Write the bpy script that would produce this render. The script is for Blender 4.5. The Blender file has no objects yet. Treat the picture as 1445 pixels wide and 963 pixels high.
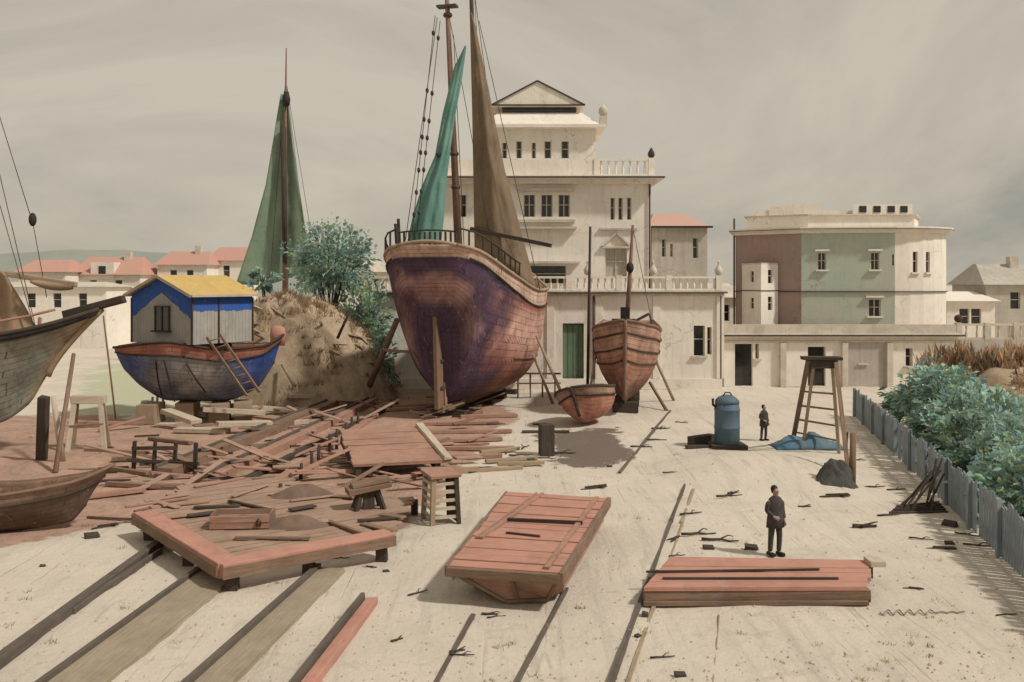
import bpy, bmesh, math, random
from mathutils import Vector, Matrix, noise
random.seed(7)
R = math.radians
scene = bpy.context.scene
COL = scene.collection

# ---------------------------------------------------------------- camera
F, W0, H0, HOR, EYE = 1388.0, 1445.0, 963.0, 400.0, 7.0
cam_d = bpy.data.cameras.new('camera'); cam = bpy.data.objects.new('camera', cam_d); COL.objects.link(cam)
cam.location = (0, 0, EYE); cam.rotation_euler = (R(90), 0, 0)
cam_d.sensor_width = 36; cam_d.lens = 36 * F / W0
cam_d.shift_y = (HOR - H0 / 2) / W0
cam_d.clip_end = 4000
scene.camera = cam

def G(px, py, z=0.0):            # point of the photo lying at height z
    Y = F * (EYE - z) / (py - HOR)
    return Vector(((px - W0 / 2) * Y / F, Y, z))
def A(px, py, Y):                # point of the photo at distance Y
    return Vector(((px - W0 / 2) * Y / F, Y, EYE - (py - HOR) * Y / F))

# ---------------------------------------------------------------- light
SUN = Vector((0.60, -0.30, 0.74)).normalized()
sd = bpy.data.lights.new('sun', 'SUN'); so = bpy.data.objects.new('sun', sd); COL.objects.link(so)
sd.energy = 2.9; sd.angle = R(4.0); sd.color = (1.0, 0.945, 0.86)
so.rotation_euler = SUN.to_track_quat('Z', 'Y').to_euler()
world = bpy.data.worlds.new('World'); scene.world = world; world.use_nodes = True
nt = world.node_tree; nt.nodes.clear()
def N(nt, typ, **kw):
    n = nt.nodes.new(typ)
    for k, v in kw.items():
        if k in n.inputs: n.inputs[k].default_value = v
        else: setattr(n, k, v)
    return n
out = N(nt, 'ShaderNodeOutputWorld')
sky = N(nt, 'ShaderNodeTexSky', sky_type='NISHITA', sun_disc=False)
sky.sun_elevation = math.asin(SUN.z); sky.sun_rotation = math.atan2(SUN.x, SUN.y)
bg1 = N(nt, 'ShaderNodeBackground', Strength=0.07)
nt.links.new(sky.outputs[0], bg1.inputs['Color'])
tc = N(nt, 'ShaderNodeTexCoord'); mp = N(nt, 'ShaderNodeMapping'); mp.inputs['Scale'].default_value = (1, 1, 2.6)
nt.links.new(tc.outputs['Generated'], mp.inputs['Vector'])
n1 = N(nt, 'ShaderNodeTexNoise', Scale=1.7, Detail=8.0, Roughness=0.60, Distortion=0.9)
nt.links.new(mp.outputs[0], n1.inputs['Vector'])
cr = N(nt, 'ShaderNodeValToRGB'); e = cr.color_ramp.elements
e[0].position = 0.34; e[0].color = (0.345, 0.328, 0.28, 1)
e[1].position = 0.64; e[1].color = (0.60, 0.54, 0.44, 1)
m_ = cr.color_ramp.elements.new(0.47); m_.color = (0.49, 0.447, 0.368, 1)
nt.links.new(n1.outputs['Fac'], cr.inputs[0])
bg2 = N(nt, 'ShaderNodeBackground', Strength=1.0); nt.links.new(cr.outputs[0], bg2.inputs['Color'])
mx = N(nt, 'ShaderNodeMixShader', Fac=0.93)
nt.links.new(bg1.outputs[0], mx.inputs[1]); nt.links.new(bg2.outputs[0], mx.inputs[2])
nt.links.new(mx.outputs[0], out.inputs['Surface'])
scene.view_settings.view_transform = 'Standard'; scene.view_settings.look = 'None'
scene.view_settings.exposure = 0.0; scene.view_settings.gamma = 1.0; scene.view_settings.use_curve_mapping = False

# ---------------------------------------------------------------- materials
def rgb(c): return (c[0], c[1], c[2], 1)
def mix(nt, a, b, fac, blend='MIX'):
    m = nt.nodes.new('ShaderNodeMix'); m.data_type = 'RGBA'; m.blend_type = blend
    for sock, v in ((m.inputs[6], a), (m.inputs[7], b), (m.inputs[0], fac)):
        if hasattr(v, 'links'): nt.links.new(v, sock)
        else: sock.default_value = v
    return m.outputs[2]
def ramp(nt, src, p0, p1, lo=0.0, hi=1.0):
    m = nt.nodes.new('ShaderNodeMapRange'); m.inputs[1].default_value = p0; m.inputs[2].default_value = p1
    m.inputs[3].default_value = lo; m.inputs[4].default_value = hi; nt.links.new(src, m.inputs[0]); return m.outputs[0]
def tex(nt, vec, scale, detail=5, rough=0.6, dist=0.0):
    n = N(nt, 'ShaderNodeTexNoise', Scale=scale, Detail=detail, Roughness=rough, Distortion=dist)
    if vec is not None: nt.links.new(vec, n.inputs['Vector'])
    return n.outputs['Fac']
def start(name, rough=0.85):
    m = bpy.data.materials.new(name); m.use_nodes = True; nt = m.node_tree
    b = nt.nodes['Principled BSDF']; b.inputs['Roughness'].default_value = rough
    b.inputs['Specular IOR Level'].default_value = 0.25
    tc = nt.nodes.new('ShaderNodeTexCoord')
    return m, nt, b, tc
def bump(nt, b, h, strength=0.4, dist=0.02):
    n = N(nt, 'ShaderNodeBump', Strength=strength, Distance=dist); nt.links.new(h, n.inputs['Height'])
    nt.links.new(n.outputs[0], b.inputs['Normal'])
def mul(c, k): return tuple(min(1, x * k) for x in c)

def mottled(name, c, c2=None, scale=1.2, rough=0.9, streak=0.0, grime=0.35, metal=0.0):
    """plaster, paint and cloth: two tones, blotches, rain streaks, fine grain"""
    m, nt, b, tc = start(name, rough); v = tc.outputs['Object']
    c2 = c2 or mul(c, 0.72)
    f = ramp(nt, tex(nt, v, scale, 6, 0.65, 0.8), 0.38, 0.66)
    col = mix(nt, rgb(c), rgb(c2), f)
    if streak:
        mp = nt.nodes.new('ShaderNodeMapping'); mp.inputs['Scale'].default_value = (2.2, 2.2, 0.16); nt.links.new(v, mp.inputs[0])
        s = ramp(nt, tex(nt, mp.outputs[0], 1.6, 5, 0.7), 0.52, 0.78, 0, streak)
        col = mix(nt, col, rgb(mul(c2, 0.55)), s)
    g = ramp(nt, tex(nt, v, scale * 9, 5, 0.75), 0.50, 0.80, 0, grime)
    col = mix(nt, col, rgb(mul(c2, 0.6)), g)
    if streak:
        pt = ramp(nt, tex(nt, v, scale * 2.3, 8, 0.7, 1.5), 0.60, 0.64, 0, .55); col = mix(nt, col, rgb(mul(c2, .78)), pt)
        vo = N(nt, 'ShaderNodeTexVoronoi', Scale=.55, feature='DISTANCE_TO_EDGE'); dv = nt.nodes.new('ShaderNodeVectorMath'); dv.operation = 'ADD'
        nn_ = N(nt, 'ShaderNodeTexNoise', Scale=1.5, Detail=5.0); nt.links.new(v, nn_.inputs['Vector']); nt.links.new(v, dv.inputs[0]); nt.links.new(nn_.outputs['Color'], dv.inputs[1]); nt.links.new(dv.outputs[0], vo.inputs['Vector'])
        ck = N(nt, 'ShaderNodeMath', operation='MULTIPLY'); nt.links.new(ramp(nt, vo.outputs['Distance'], 0.0, .014, .6, 0), ck.inputs[0]); nt.links.new(ramp(nt, tex(nt, v, .25, 3), .5, .6), ck.inputs[1])
        col = mix(nt, col, rgb(mul(c2, .35)), ck.outputs[0])
    nt.links.new(col, b.inputs['Base Color']); b.inputs['Metallic'].default_value = metal
    bump(nt, b, tex(nt, v, scale * 14, 4, 0.7), 0.35, 0.03)
    return m
def wood(name, c, c2=None, rough=0.85, gap=0.5, knots=True):
    """timber: grain along U, worn blotches of paint or weather"""
    m, nt, b, tc = start(name, rough)
    c2 = c2 or mul(c, 0.55)
    mp = nt.nodes.new('ShaderNodeMapping'); mp.inputs['Scale'].default_value = (0.7, 9, 1); nt.links.new(tc.outputs['UV'], mp.inputs[0])
    gr = tex(nt, mp.outputs[0], 2.0, 6, 0.7, 0.3)
    col = mix(nt, rgb(c), rgb(c2), ramp(nt, gr, 0.40, 0.72))
    bl = ramp(nt, tex(nt, tc.outputs['Object'], 0.9, 6, 0.7, 0.6), 0.42, 0.68, 0, 0.6)
    col = mix(nt, col, rgb(mul(c2, 0.8)), bl)
    gy = ramp(nt, tex(nt, tc.outputs['Object'], 1.9, 7, 0.75, 1.0), 0.54, 0.66, 0, .45); lum = sum(c) / 3
    col = mix(nt, col, rgb((lum * 1.15, lum * 1.02, lum * .86)), gy)
    dk = ramp(nt, gr, 0.62, 0.72, 0, gap)
    col = mix(nt, col, rgb(mul(c2, 0.35)), dk)
    nt.links.new(col, b.inputs['Base Color'])
    bump(nt, b, gr, 0.6, 0.02)
    return m
def hullpaint(name, planks, rough=0.75, seam=0.75, dashes=False):
    """painted planking: colours from the paint attribute, seams along constant height of the plank lines"""
    m, nt, b, tc = start(name, rough)
    at = nt.nodes.new('ShaderNodeAttribute'); at.attribute_name = 'paint'
    uv = nt.nodes.new('ShaderNodeSeparateXYZ'); nt.links.new(tc.outputs['UV'], uv.inputs[0])
    k = N(nt, 'ShaderNodeMath', operation='MULTIPLY'); nt.links.new(uv.outputs[1], k.inputs[0]); k.inputs[1].default_value = planks
    fr = N(nt, 'ShaderNodeMath', operation='FRACT'); nt.links.new(k.outputs[0], fr.inputs[0])
    pp = N(nt, 'ShaderNodeMath', operation='PINGPONG'); nt.links.new(fr.outputs[0], pp.inputs[0]); pp.inputs[1].default_value = 0.5
    line = ramp(nt, pp.outputs[0], 0.02, 0.09, 1.0, 0.0)
    v = tc.outputs['Object']
    brk = ramp(nt, tex(nt, v, 1.7, 4, 0.7), 0.36, 0.6, 0.15, seam)
    lm = N(nt, 'ShaderNodeMath', operation='MULTIPLY'); nt.links.new(line, lm.inputs[0]); nt.links.new(brk, lm.inputs[1])
    f = ramp(nt, tex(nt, v, 1.1, 6, 0.7, 0.7), 0.36, 0.68, 0, 0.75)
    col = mix(nt, at.outputs['Color'], mix(nt, at.outputs['Color'], rgb((0.50, 0.44, 0.42)), 1.0, 'MULTIPLY'), f)
    mp = nt.nodes.new('ShaderNodeMapping'); mp.inputs['Scale'].default_value = (2.5, 2.5, 0.22); nt.links.new(v, mp.inputs[0])
    col = mix(nt, col, mix(nt, col, rgb((.45, .38, .34)), 1.0, 'MULTIPLY'), ramp(nt, tex(nt, mp.outputs[0], 1.7, 5, 0.75), 0.50, 0.75, 0, 0.7))
    col = mix(nt, col, rgb((0.50, 0.38, 0.31)), ramp(nt, tex(nt, v, 2.6, 8, 0.75, 1.0), 0.60, 0.66, 0, 0.45))
    def mth(op, a, b_=None):
        n = N(nt, 'ShaderNodeMath', operation=op)
        for q, x in enumerate((a, b_)):
            if x is None: continue
            if hasattr(x, 'links'): nt.links.new(x, n.inputs[q])
            else: n.inputs[q].default_value = x
        return n.outputs[0]
    row = mth('FLOOR', k.outputs[0]); off = mth('FRACT', mth('MULTIPLY', mth('SINE', mth('MULTIPLY', row, 12.9)), 43.7))
    bj = mth('LESS_THAN', mth('FRACT', mth('ADD', mth('MULTIPLY', uv.outputs[0], 3.0), off)), .010)
    col = mix(nt, col, rgb((0.05, 0.037, 0.033)), mth('MULTIPLY', bj, .8))
    if dashes:
        sk_ = mth('ADD', mth('MULTIPLY', uv.outputs[0], 46.0), mth('MULTIPLY', uv.outputs[1], 30.0))
        da = mth('LESS_THAN', mth('FRACT', sk_), .28)
        for vv, hw, lo_u in ((.765, .022, .14), (.50, .028, .20), (.33, .022, .22)):
            near_ = mth('LESS_THAN', mth('ABSOLUTE', mth('SUBTRACT', mth('ADD', uv.outputs[1], mth('MULTIPLY', uv.outputs[0], -.10 if vv < .7 else 0.0)), vv - (.03 if vv < .7 else 0))), hw)
            msk = mth('MULTIPLY', mth('MULTIPLY', da, near_), mth('GREATER_THAN', uv.outputs[0], lo_u))
            col = mix(nt, col, rgb((0.055, 0.035, 0.03)), mth('MULTIPLY', msk, ramp(nt, tex(nt, v, 2.2, 4), .42, .55, 0, .8)))
    col = mix(nt, col, rgb((0.03, 0.022, 0.02)), lm.outputs[0])
    nt.links.new(col, b.inputs['Base Color'])
    bump(nt, b, tex(nt, v, 9, 5, 0.7), 0.4, 0.04)
    return m
def leafmat(name, c):
    m, nt, b, tc = start(name, 0.65)
    at = nt.nodes.new('ShaderNodeAttribute'); at.attribute_name = 'paint'
    col = mix(nt, rgb(c), at.outputs['Color'], 1.0, 'MULTIPLY')
    nt.links.new(col, b.inputs['Base Color'])
    tr = nt.nodes.new('ShaderNodeBsdfTranslucent'); nt.links.new(col, tr.inputs['Color'])
    ms = nt.nodes.new('ShaderNodeMixShader'); ms.inputs[0].default_value = .42
    nt.links.new(b.outputs[0], ms.inputs[1]); nt.links.new(tr.outputs[0], ms.inputs[2]); nt.links.new(ms.outputs[0], nt.nodes['Material Output'].inputs['Surface'])
    return m
def plain(name, c, rough=0.6):
    m, nt, b, tc = start(name, rough)
    col = mix(nt, rgb(c), rgb(mul(c, 0.5)), ramp(nt, tex(nt, tc.outputs['Object'], 3, 4), 0.4, 0.7))
    nt.links.new(col, b.inputs['Base Color']); return m

M = {}
M['cream'] = mottled('cream_plaster', (0.82, 0.765, 0.685), (0.72, 0.67, 0.595), 0.35, streak=0.45, grime=0.22)
M['white'] = mottled('white_plaster', (0.82, 0.755, 0.67), (0.71, 0.65, 0.565), 0.4, streak=0.35, grime=0.2)
M['stone'] = mottled('grey_stone_trim', (0.64, 0.57, 0.48), (0.48, 0.43, 0.36), 0.8, streak=0.4)
M['greywall'] = mottled('grey_plaster', (0.50, 0.455, 0.39), (0.40, 0.365, 0.315), 0.4, streak=0.5)
M['redwall'] = mottled('dull_red_plaster', (0.40, 0.275, 0.24), (0.33, 0.265, 0.23), 0.25, streak=0.4)
M['greenwall'] = mottled('sea_green_plaster', (0.40, 0.46, 0.385), (0.48, 0.465, 0.375), 0.16, streak=0.35)
M['mudwood'] = wood('muddy_deck_timber', (0.42, 0.28, 0.205), (0.27, 0.18, 0.135))
M['greydark'] = wood('grey_brown_old_rail', (0.15, 0.122, 0.10), (0.085, 0.07, 0.058))
M['pinkroof'] = mottled('faded_pink_tiles', (0.55, 0.33, 0.27), (0.50, 0.36, 0.29), 0.6)
M['redroof'] = mottled('red_roof_tiles', (0.52, 0.28, 0.22), (0.46, 0.29, 0.235), 0.3)
M['ink'] = plain('tarred_black', (0.035, 0.03, 0.027), 0.7)
M['glass'] = plain('dark_window_glass', (0.03, 0.028, 0.026), 0.08)
M['glass'].node_tree.nodes['Principled BSDF'].inputs['Specular IOR Level'].default_value = 0.6
M['redwood'] = wood('red_lead_timber', (0.43, 0.245, 0.18), (0.29, 0.17, 0.125))
M['redboard'] = wood('bright_red_lead_timber', (0.52, 0.265, 0.20), (0.40, 0.205, 0.155))
M['brown'] = wood('brown_timber', (0.27, 0.17, 0.115), (0.15, 0.10, 0.075))
M['dark'] = wood('dark_tarred_timber', (0.085, 0.065, 0.05), (0.045, 0.036, 0.03))
M['olive'] = wood('weathered_olive_timber', (0.36, 0.30, 0.215), (0.27, 0.22, 0.16))
M['pale'] = wood('bleached_timber', (0.56, 0.47, 0.36), (0.42, 0.35, 0.27))
M['tan'] = wood('tan_timber', (0.40, 0.30, 0.20), (0.28, 0.21, 0.145))
M['mast'] = wood('brown_mast_timber', (0.26, 0.155, 0.11), (0.14, 0.09, 0.07))
M['fence'] = wood('blue_grey_fence_boards', (0.29, 0.335, 0.365), (0.19, 0.225, 0.25))
M['greyboard'] = wood('grey_white_boards', (0.42, 0.40, 0.36), (0.31, 0.30, 0.285))
M['blue'] = wood('bright_blue_boards', (0.035, 0.11, 0.42), (0.05, 0.12, 0.36), gap=0.3)
M['yellow'] = mottled('yellow_roof_felt', (0.58, 0.41, 0.14), (0.50, 0.34, 0.14), 0.9, streak=.35, grime=.5)
M['teal'] = mottled('teal_sailcloth', (0.17, 0.31, 0.26), (0.08, 0.20, 0.185), 0.35, streak=0.3)
M['green'] = mottled('green_sailcloth', (0.25, 0.325, 0.235), (0.18, 0.25, 0.19), 0.3, streak=0.3)
M['sailbrown'] = mottled('tanned_brown_sailcloth', (0.235, 0.17, 0.11), (0.15, 0.11, 0.075), 0.35, streak=0.5)
M['canvas'] = mottled('tan_canvas', (0.36, 0.25, 0.165), (0.27, 0.19, 0.13), 0.7, streak=0.3)
M['tank'] = mottled('blue_grey_painted_steel', (0.07, 0.135, 0.20), (0.13, 0.155, 0.17), 1.6, rough=0.6, streak=0.5)
M['tarp'] = mottled('blue_tarpaulin', (0.07, 0.16, 0.24), (0.17, 0.20, 0.21), 1.0)
M['net'] = mottled('dark_grey_netting', (0.10, 0.095, 0.085), (0.06, 0.058, 0.053), 3.0)
M['iron'] = mottled('rusty_iron', (0.10, 0.075, 0.06), (0.055, 0.045, 0.04), 3.0, rough=0.6)
M['rope'] = plain('tarred_rope', (0.10, 0.08, 0.06), 0.9)
M['earth'] = mottled('brown_earth', (0.47, 0.365, 0.255), (0.31, 0.23, 0.16), 1.1, grime=0.9)
M['bark'] = mottled('bark', (0.12, 0.085, 0.06), (0.07, 0.05, 0.04), 3.0)
M['leaf'] = leafmat('leaf_green', (0.32, 0.43, 0.33))
M['leafteal'] = leafmat('leaf_blue_green', (0.34, 0.47, 0.395))
M['straw'] = leafmat('dry_straw', (0.50, 0.35, 0.225))
M['coat'] = mottled('dark_coat_cloth', (0.085, 0.077, 0.070), (0.05, 0.046, 0.043), 4, streak=.3)
M['skin'] = plain('skin', (0.50, 0.32, 0.235), 0.6)
M['hair'] = plain('dark_hair', (0.03, 0.022, 0.018), 0.6)
M['hill'] = mottled('far_hill', (0.235, 0.27, 0.255), (0.30, 0.30, 0.26), 0.01)
for k, pl in (('hull_big', 17), ('hull_mid', 14), ('hull_small', 9)): M[k] = hullpaint(k + '_planking', pl, dashes=(k == 'hull_big'))

# ---------------------------------------------------------------- mesh builder
class MB:
    def __init__(s): s.v = []; s.f = []; s.uv = []; s.sm = []; s.mi = []; s.col = []
    def vert(s, p, c=(1, 1, 1)): s.v.append(tuple(p)); s.col.append(c); return len(s.v) - 1
    def face(s, idx, uv=None, smooth=False, mi=0):
        if uv is None:
            P = [Vector(s.v[i]) for i in idx]
            n = (P[1] - P[0]).cross(P[-1] - P[0])
            if abs(n.z) > max(abs(n.x), abs(n.y)): uv = [(p.x, p.y) for p in P]
            elif abs(n.x) > abs(n.y): uv = [(p.y, p.z) for p in P]
            else: uv = [(p.x, p.z) for p in P]
        s.f.append(tuple(idx)); s.uv.append(uv); s.sm.append(smooth); s.mi.append(mi)
    def quad(s, a, b, c, d, mi=0, uv=None):
        s.face([s.vert(p) for p in (a, b, c, d)], uv, False, mi)
    def hexa(s, P, mi=0, L=(0, 4)):
        """eight corners: 0-3 bottom ring, 4-7 top ring"""
        i = [s.vert(p) for p in P]; o = random.random() * 40
        for q in ((3, 2, 1, 0), (4, 5, 6, 7), (0, 1, 5, 4), (1, 2, 6, 5), (2, 3, 7, 6), (3, 0, 4, 7)):
            pts = [Vector(P[k]) for k in q]
            e1 = pts[1] - pts[0]; e2 = pts[3] - pts[0]
            l1, l2 = e1.length, e2.length
            if l1 >= l2: uv = [(o, o), (o + l1, o), (o + l1, o + l2), (o, o + l2)]
            else: uv = [(o, o), (o, o + l1), (o + l2, o + l1), (o + l2, o)]
            s.face([i[k] for k in q], uv, False, mi)
    def box(s, c, size, rot=None, jit=0.0, mi=0):
        c = Vector(c); hx, hy, hz = (k / 2 for k in size)
        P = [Vector(q) for q in ((-hx, -hy, -hz), (hx, -hy, -hz), (hx, hy, -hz), (-hx, hy, -hz), (-hx, -hy, hz), (hx, -hy, hz), (hx, hy, hz), (-hx, hy, hz))]
        if jit: P = [p + Vector([random.uniform(-jit, jit) for _ in range(3)]) for p in P]
        if rot is not None:
            if isinstance(rot, (int, float)): rot = Matrix.Rotation(rot, 3, 'Z')
            P = [rot @ p for p in P]
        s.hexa([c + p for p in P], mi)
    def beam(s, a, b, w, h, jit=0.0, up=(0, 0, 1), mi=0, w2=None, h2=None):
        a = Vector(a); b = Vector(b); d = (b - a).normalized(); up = Vector(up)
        if abs(d.dot(up)) > 0.98: up = Vector((0, 1, 0))
        sd = d.cross(up).normalized(); u = sd.cross(d).normalized()
        w2 = w2 or w; h2 = h2 or h
        def ring(p, w, h): return [p - sd * w / 2 - u * h / 2, p + sd * w / 2 - u * h / 2, p + sd * w / 2 + u * h / 2, p - sd * w / 2 + u * h / 2]
        A_ = ring(a, w, h); B_ = ring(b, w2, h2)
        P = [A_[0], A_[1], B_[1], B_[0], A_[3], A_[2], B_[2], B_[3]]
        if jit: P = [p + Vector([random.uniform(-jit, jit) for _ in range(3)]) for p in P]
        s.hexa(P, mi)
    def tube(s, pts, r, n=8, r2=None, caps=True, mi=0):
        pts = [Vector(p) for p in pts]; m = len(pts); prev = None; L = 0
        for k, p in enumerate(pts):
            d = (pts[min(k + 1, m - 1)] - pts[max(k - 1, 0)]).normalized()
            if k: L += (p - pts[k - 1]).length
            up = Vector((0, 0, 1)) if abs(d.z) < 0.95 else Vector((0, 1, 0))
            sd = d.cross(up).normalized(); u = sd.cross(d)
            rr = r if r2 is None else r + (r2 - r) * k / (m - 1)
            ring = [s.vert(p + (sd * math.cos(2 * math.pi * j / n) + u * math.sin(2 * math.pi * j / n)) * rr) for j in range(n)]
            if prev:
                for j in range(n):
                    j2 = (j + 1) % n; va, vb = j * 0.1, (j + 1) * 0.1
                    s.face([prev[0][j], prev[0][j2], ring[j2], ring[j]], [(prev[1], va), (prev[1], vb), (L, vb), (L, va)], True, mi)
            elif caps: s.face(ring[::-1], None, False, mi)
            prev = (ring, L)
        if caps: s.face(prev[0], None, False, mi)
    def lathe(s, c, prof, n=16, mi=0, sx=1, sy=1, closed=True):
        c = Vector(c); rings = []
        for r, z in prof:
            rings.append([s.vert(c + Vector((r * sx * math.cos(2 * math.pi * j / n), r * sy * math.sin(2 * math.pi * j / n), z))) for j in range(n)])
        for a, b in zip(rings, rings[1:]):
            for j in range(n):
                j2 = (j + 1) % n; s.face([a[j], a[j2], b[j2], b[j]], None, True, mi)
        if closed: s.face(rings[0][::-1], None, False, mi); s.face(rings[-1], None, False, mi)
    def ball(s, c, r, n=10, squash=1, mi=0):
        s.lathe(c, [(r * math.sin(math.pi * k / 8) + 1e-4, -r * squash * math.cos(math.pi * k / 8)) for k in range(9)], n, mi)
    def grid(s, fn, nu, nv, smooth=True, mi=0, colf=None):
        idx = [[s.vert(fn(i / nu, j / nv), colf(i / nu, j / nv) if colf else (1, 1, 1)) for j in range(nv + 1)] for i in range(nu + 1)]
        for i in range(nu):
            for j in range(nv):
                s.face([idx[i][j], idx[i + 1][j], idx[i + 1][j + 1], idx[i][j + 1]],
                       [(i / nu, j / nv), ((i + 1) / nu, j / nv), ((i + 1) / nu, (j + 1) / nv), (i / nu, (j + 1) / nv)], smooth, mi)
    def prism(s, poly, z0, z1, mi=0):
        a = [s.vert((p[0], p[1], z0)) for p in poly]; b = [s.vert((p[0], p[1], z1)) for p in poly]; n = len(poly)
        s.face(a[::-1], None, False, mi); s.face(b, None, False, mi)
        for i in range(n):
            j = (i + 1) % n; s.face([a[i], a[j], b[j], b[i]], None, False, mi)
    def build(s, name, mats, parent=None, bevel=0.0, solid=0.0, paint=False):
        me = bpy.data.meshes.new(name); me.from_pydata(s.v, [], s.f)
        if not isinstance(mats, (list, tuple)): mats = [mats]
        for m in mats: me.materials.append(m)
        me.polygons.foreach_set('use_smooth', s.sm); me.polygons.foreach_set('material_index', s.mi)
        uvl = me.uv_layers.new(name='uv'); flat = [c for f in s.uv for uv in f for c in uv]; uvl.data.foreach_set('uv', flat)
        if paint:
            at = me.color_attributes.new('paint', 'FLOAT_COLOR', 'POINT')
            at.data.foreach_set('color', [c for k in s.col for c in (k[0], k[1], k[2], 1)])
        me.update()
        bm = bmesh.new(); bm.from_mesh(me)
        if not paint: bmesh.ops.recalc_face_normals(bm, faces=bm.faces)
        bm.to_mesh(me); bm.free()
        o = bpy.data.objects.new(name, me); COL.objects.link(o)
        if bevel:
            b = o.modifiers.new('edge', 'BEVEL'); b.width = bevel; b.segments = 2; b.limit_method = 'ANGLE'; b.angle_limit = R(40)
        if solid:
            b = o.modifiers.new('thick', 'SOLIDIFY'); b.thickness = solid; b.offset = 0
        if parent is not None: o.parent = parent
        return o
def tag(o, label, cat, group=None):
    o['label'] = label; o['category'] = cat
    if group: o['group'] = group
    return o
def thing(name, label, cat, loc=(0, 0, 0), rz=0.0, group=None):
    o = bpy.data.objects.new(name, None); COL.objects.link(o); o.empty_display_size = 0.3
    o.location = loc; o.rotation_euler = (0, 0, rz)
    return tag(o, label, cat, group)
def structure(o, kind='structure'): o['kind'] = kind; return o
def kids(o): return [c for c in bpy.data.objects if c.parent == o]
def dup(o, label=None, loc=None, rz=None, scale=None, group=None):
    def cp(x, par):
        c = x.copy(); COL.objects.link(c)
        if par is not None: c.parent = par
        for ch in kids(x): cp(ch, c)
        return c
    r = cp(o, None)
    if label: r['label'] = label
    if group: r['group'] = group
    if loc is not None: r.location = loc
    if rz is not None: r.rotation_euler.z = rz
    if scale is not None: r.scale = scale if hasattr(scale, '__len__') else (scale,) * 3
    return r
def fbm(p, s=1.0, o=4): return noise.fractal(Vector(p) * s, 1.0, 2.0, o)
def lerp(a, b, t): return a + (b - a) * t
def lut(tab, x):
    for (x0, y0), (x1, y1) in zip(tab, tab[1:]):
        if x <= x1:
            i = tab.index((x0, y0)); t = max(0, min(1, (x - x0) / (x1 - x0))); h = x1 - x0
            def sl(j):
                if j <= 0: return (tab[1][1] - tab[0][1]) / (tab[1][0] - tab[0][0])
                if j >= len(tab) - 1: return (tab[-1][1] - tab[-2][1]) / (tab[-1][0] - tab[-2][0])
                a = (tab[j][1] - tab[j - 1][1]) / (tab[j][0] - tab[j - 1][0]); b = (tab[j + 1][1] - tab[j][1]) / (tab[j + 1][0] - tab[j][0])
                return 0.0 if a * b <= 0 else 2 * a * b / (a + b)
            m0, m1 = sl(i) * h, sl(i + 1) * h
            return (2*t**3 - 3*t*t + 1) * y0 + (t**3 - 2*t*t + t) * m0 + (3*t*t - 2*t**3) * y1 + (t**3 - t*t) * m1
    return tab[-1][1]
def lutc(tab, x): return tuple(lut([(k, c[i]) for k, c in tab], x) for i in range(3))
def sstep(a, b, x):
    t = max(0, min(1, (x - a) / (b - a))); return t * t * (3 - 2 * t)

# ---------------------------------------------------------------- the ground
def inpoly(x, y, P):
    c = False; j = len(P) - 1
    for i in range(len(P)):
        if (P[i][1] > y) != (P[j][1] > y) and x < (P[j][0] - P[i][0]) * (y - P[i][1]) / (P[j][1] - P[i][1]) + P[i][0]: c = not c
        j = i
    return c
def polydist(x, y, P):
    d = 1e9; p = Vector((x, y))
    for a, b in zip(P, P[1:] + P[:1]):
        a = Vector(a); b = Vector(b); ab = b - a; t = max(0, min(1, (p - a).dot(ab) / ab.dot(ab)))
        d = min(d, (p - a - ab * t).length)
    return d if inpoly(x, y, P) else -d
def gp(*pts): return [tuple(G(*p).xy) for p in pts]
MUD = gp((-160, 590), (150, 585), (240, 600), (330, 590), (540, 543), (680, 560), (730, 585), (660, 660), (600, 720), (540, 770), (330, 800), (190, 735), (0, 775), (-160, 800))
BOAT_SHADE = gp((770, 612), (870, 605), (880, 640), (845, 662), (785, 650))  # dark shade beneath the small boat, painted into the ground colour
GRASS = gp((120, 520), (190, 500), (240, 560), (190, 585), (110, 585))
SANDC = G(1075, 668); SANDC.z = 0
def height(x, y):
    d = Vector((x - SANDC.x, (y - SANDC.y) * 0.8)).length
    h = 0.55 * max(0, 1 - (d / 4.2) ** 2) ** 1.5
    if -60 < x < 60 and y < 90: h += 0.05 * fbm((x, y, 3), 0.5) + 0.02 * fbm((x, y, 9), 2.0, 3)
    return h
def axis(fine0, fine1, step, far0, far1):
    a = []; x = fine0
    while x < fine1: a.append(x); x += step
    s = step
    while x < far1: a.append(x); s *= 1.3; x += s
    a.append(far1); x = fine0; s = step; b = []
    while x > far0: s *= 1.3; x -= s; b.append(max(x, far0))
    return b[::-1] + a
xs = axis(-24, 24, 0.30, -1500, 1500); ys = axis(9, 46, 0.30, -40, 2500)
mb = MB(); idx = []
for x in xs:
    row = []
    for y in ys:
        near = abs(x) < 60 and y < 110
        c = (0, 0, 0)
        if near:
            w = 0.8 * fbm((x, y, 0), 0.35) 
            c = (sstep(-1.0, 0.9, polydist(x, y, MUD) + w), sstep(-1.2, 1.0, polydist(x, y, BOAT_SHADE) + w), sstep(-2.5, 2.5, polydist(x, y, GRASS) + w))
        row.append(mb.vert((x, y, height(x, y) if near else 0), c))
    idx.append(row)
for i in range(len(xs) - 1):
    for j in range(len(ys) - 1):
        mb.face([idx[i][j], idx[i + 1][j], idx[i + 1][j + 1], idx[i][j + 1]], None, True)
m, nt, b, tc = start('sandy_yard', 0.95); v = tc.outputs['Object']
at = nt.nodes.new('ShaderNodeAttribute'); at.attribute_name = 'paint'; sp = nt.nodes.new('ShaderNodeSeparateColor'); nt.links.new(at.outputs['Color'], sp.inputs[0])
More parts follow.
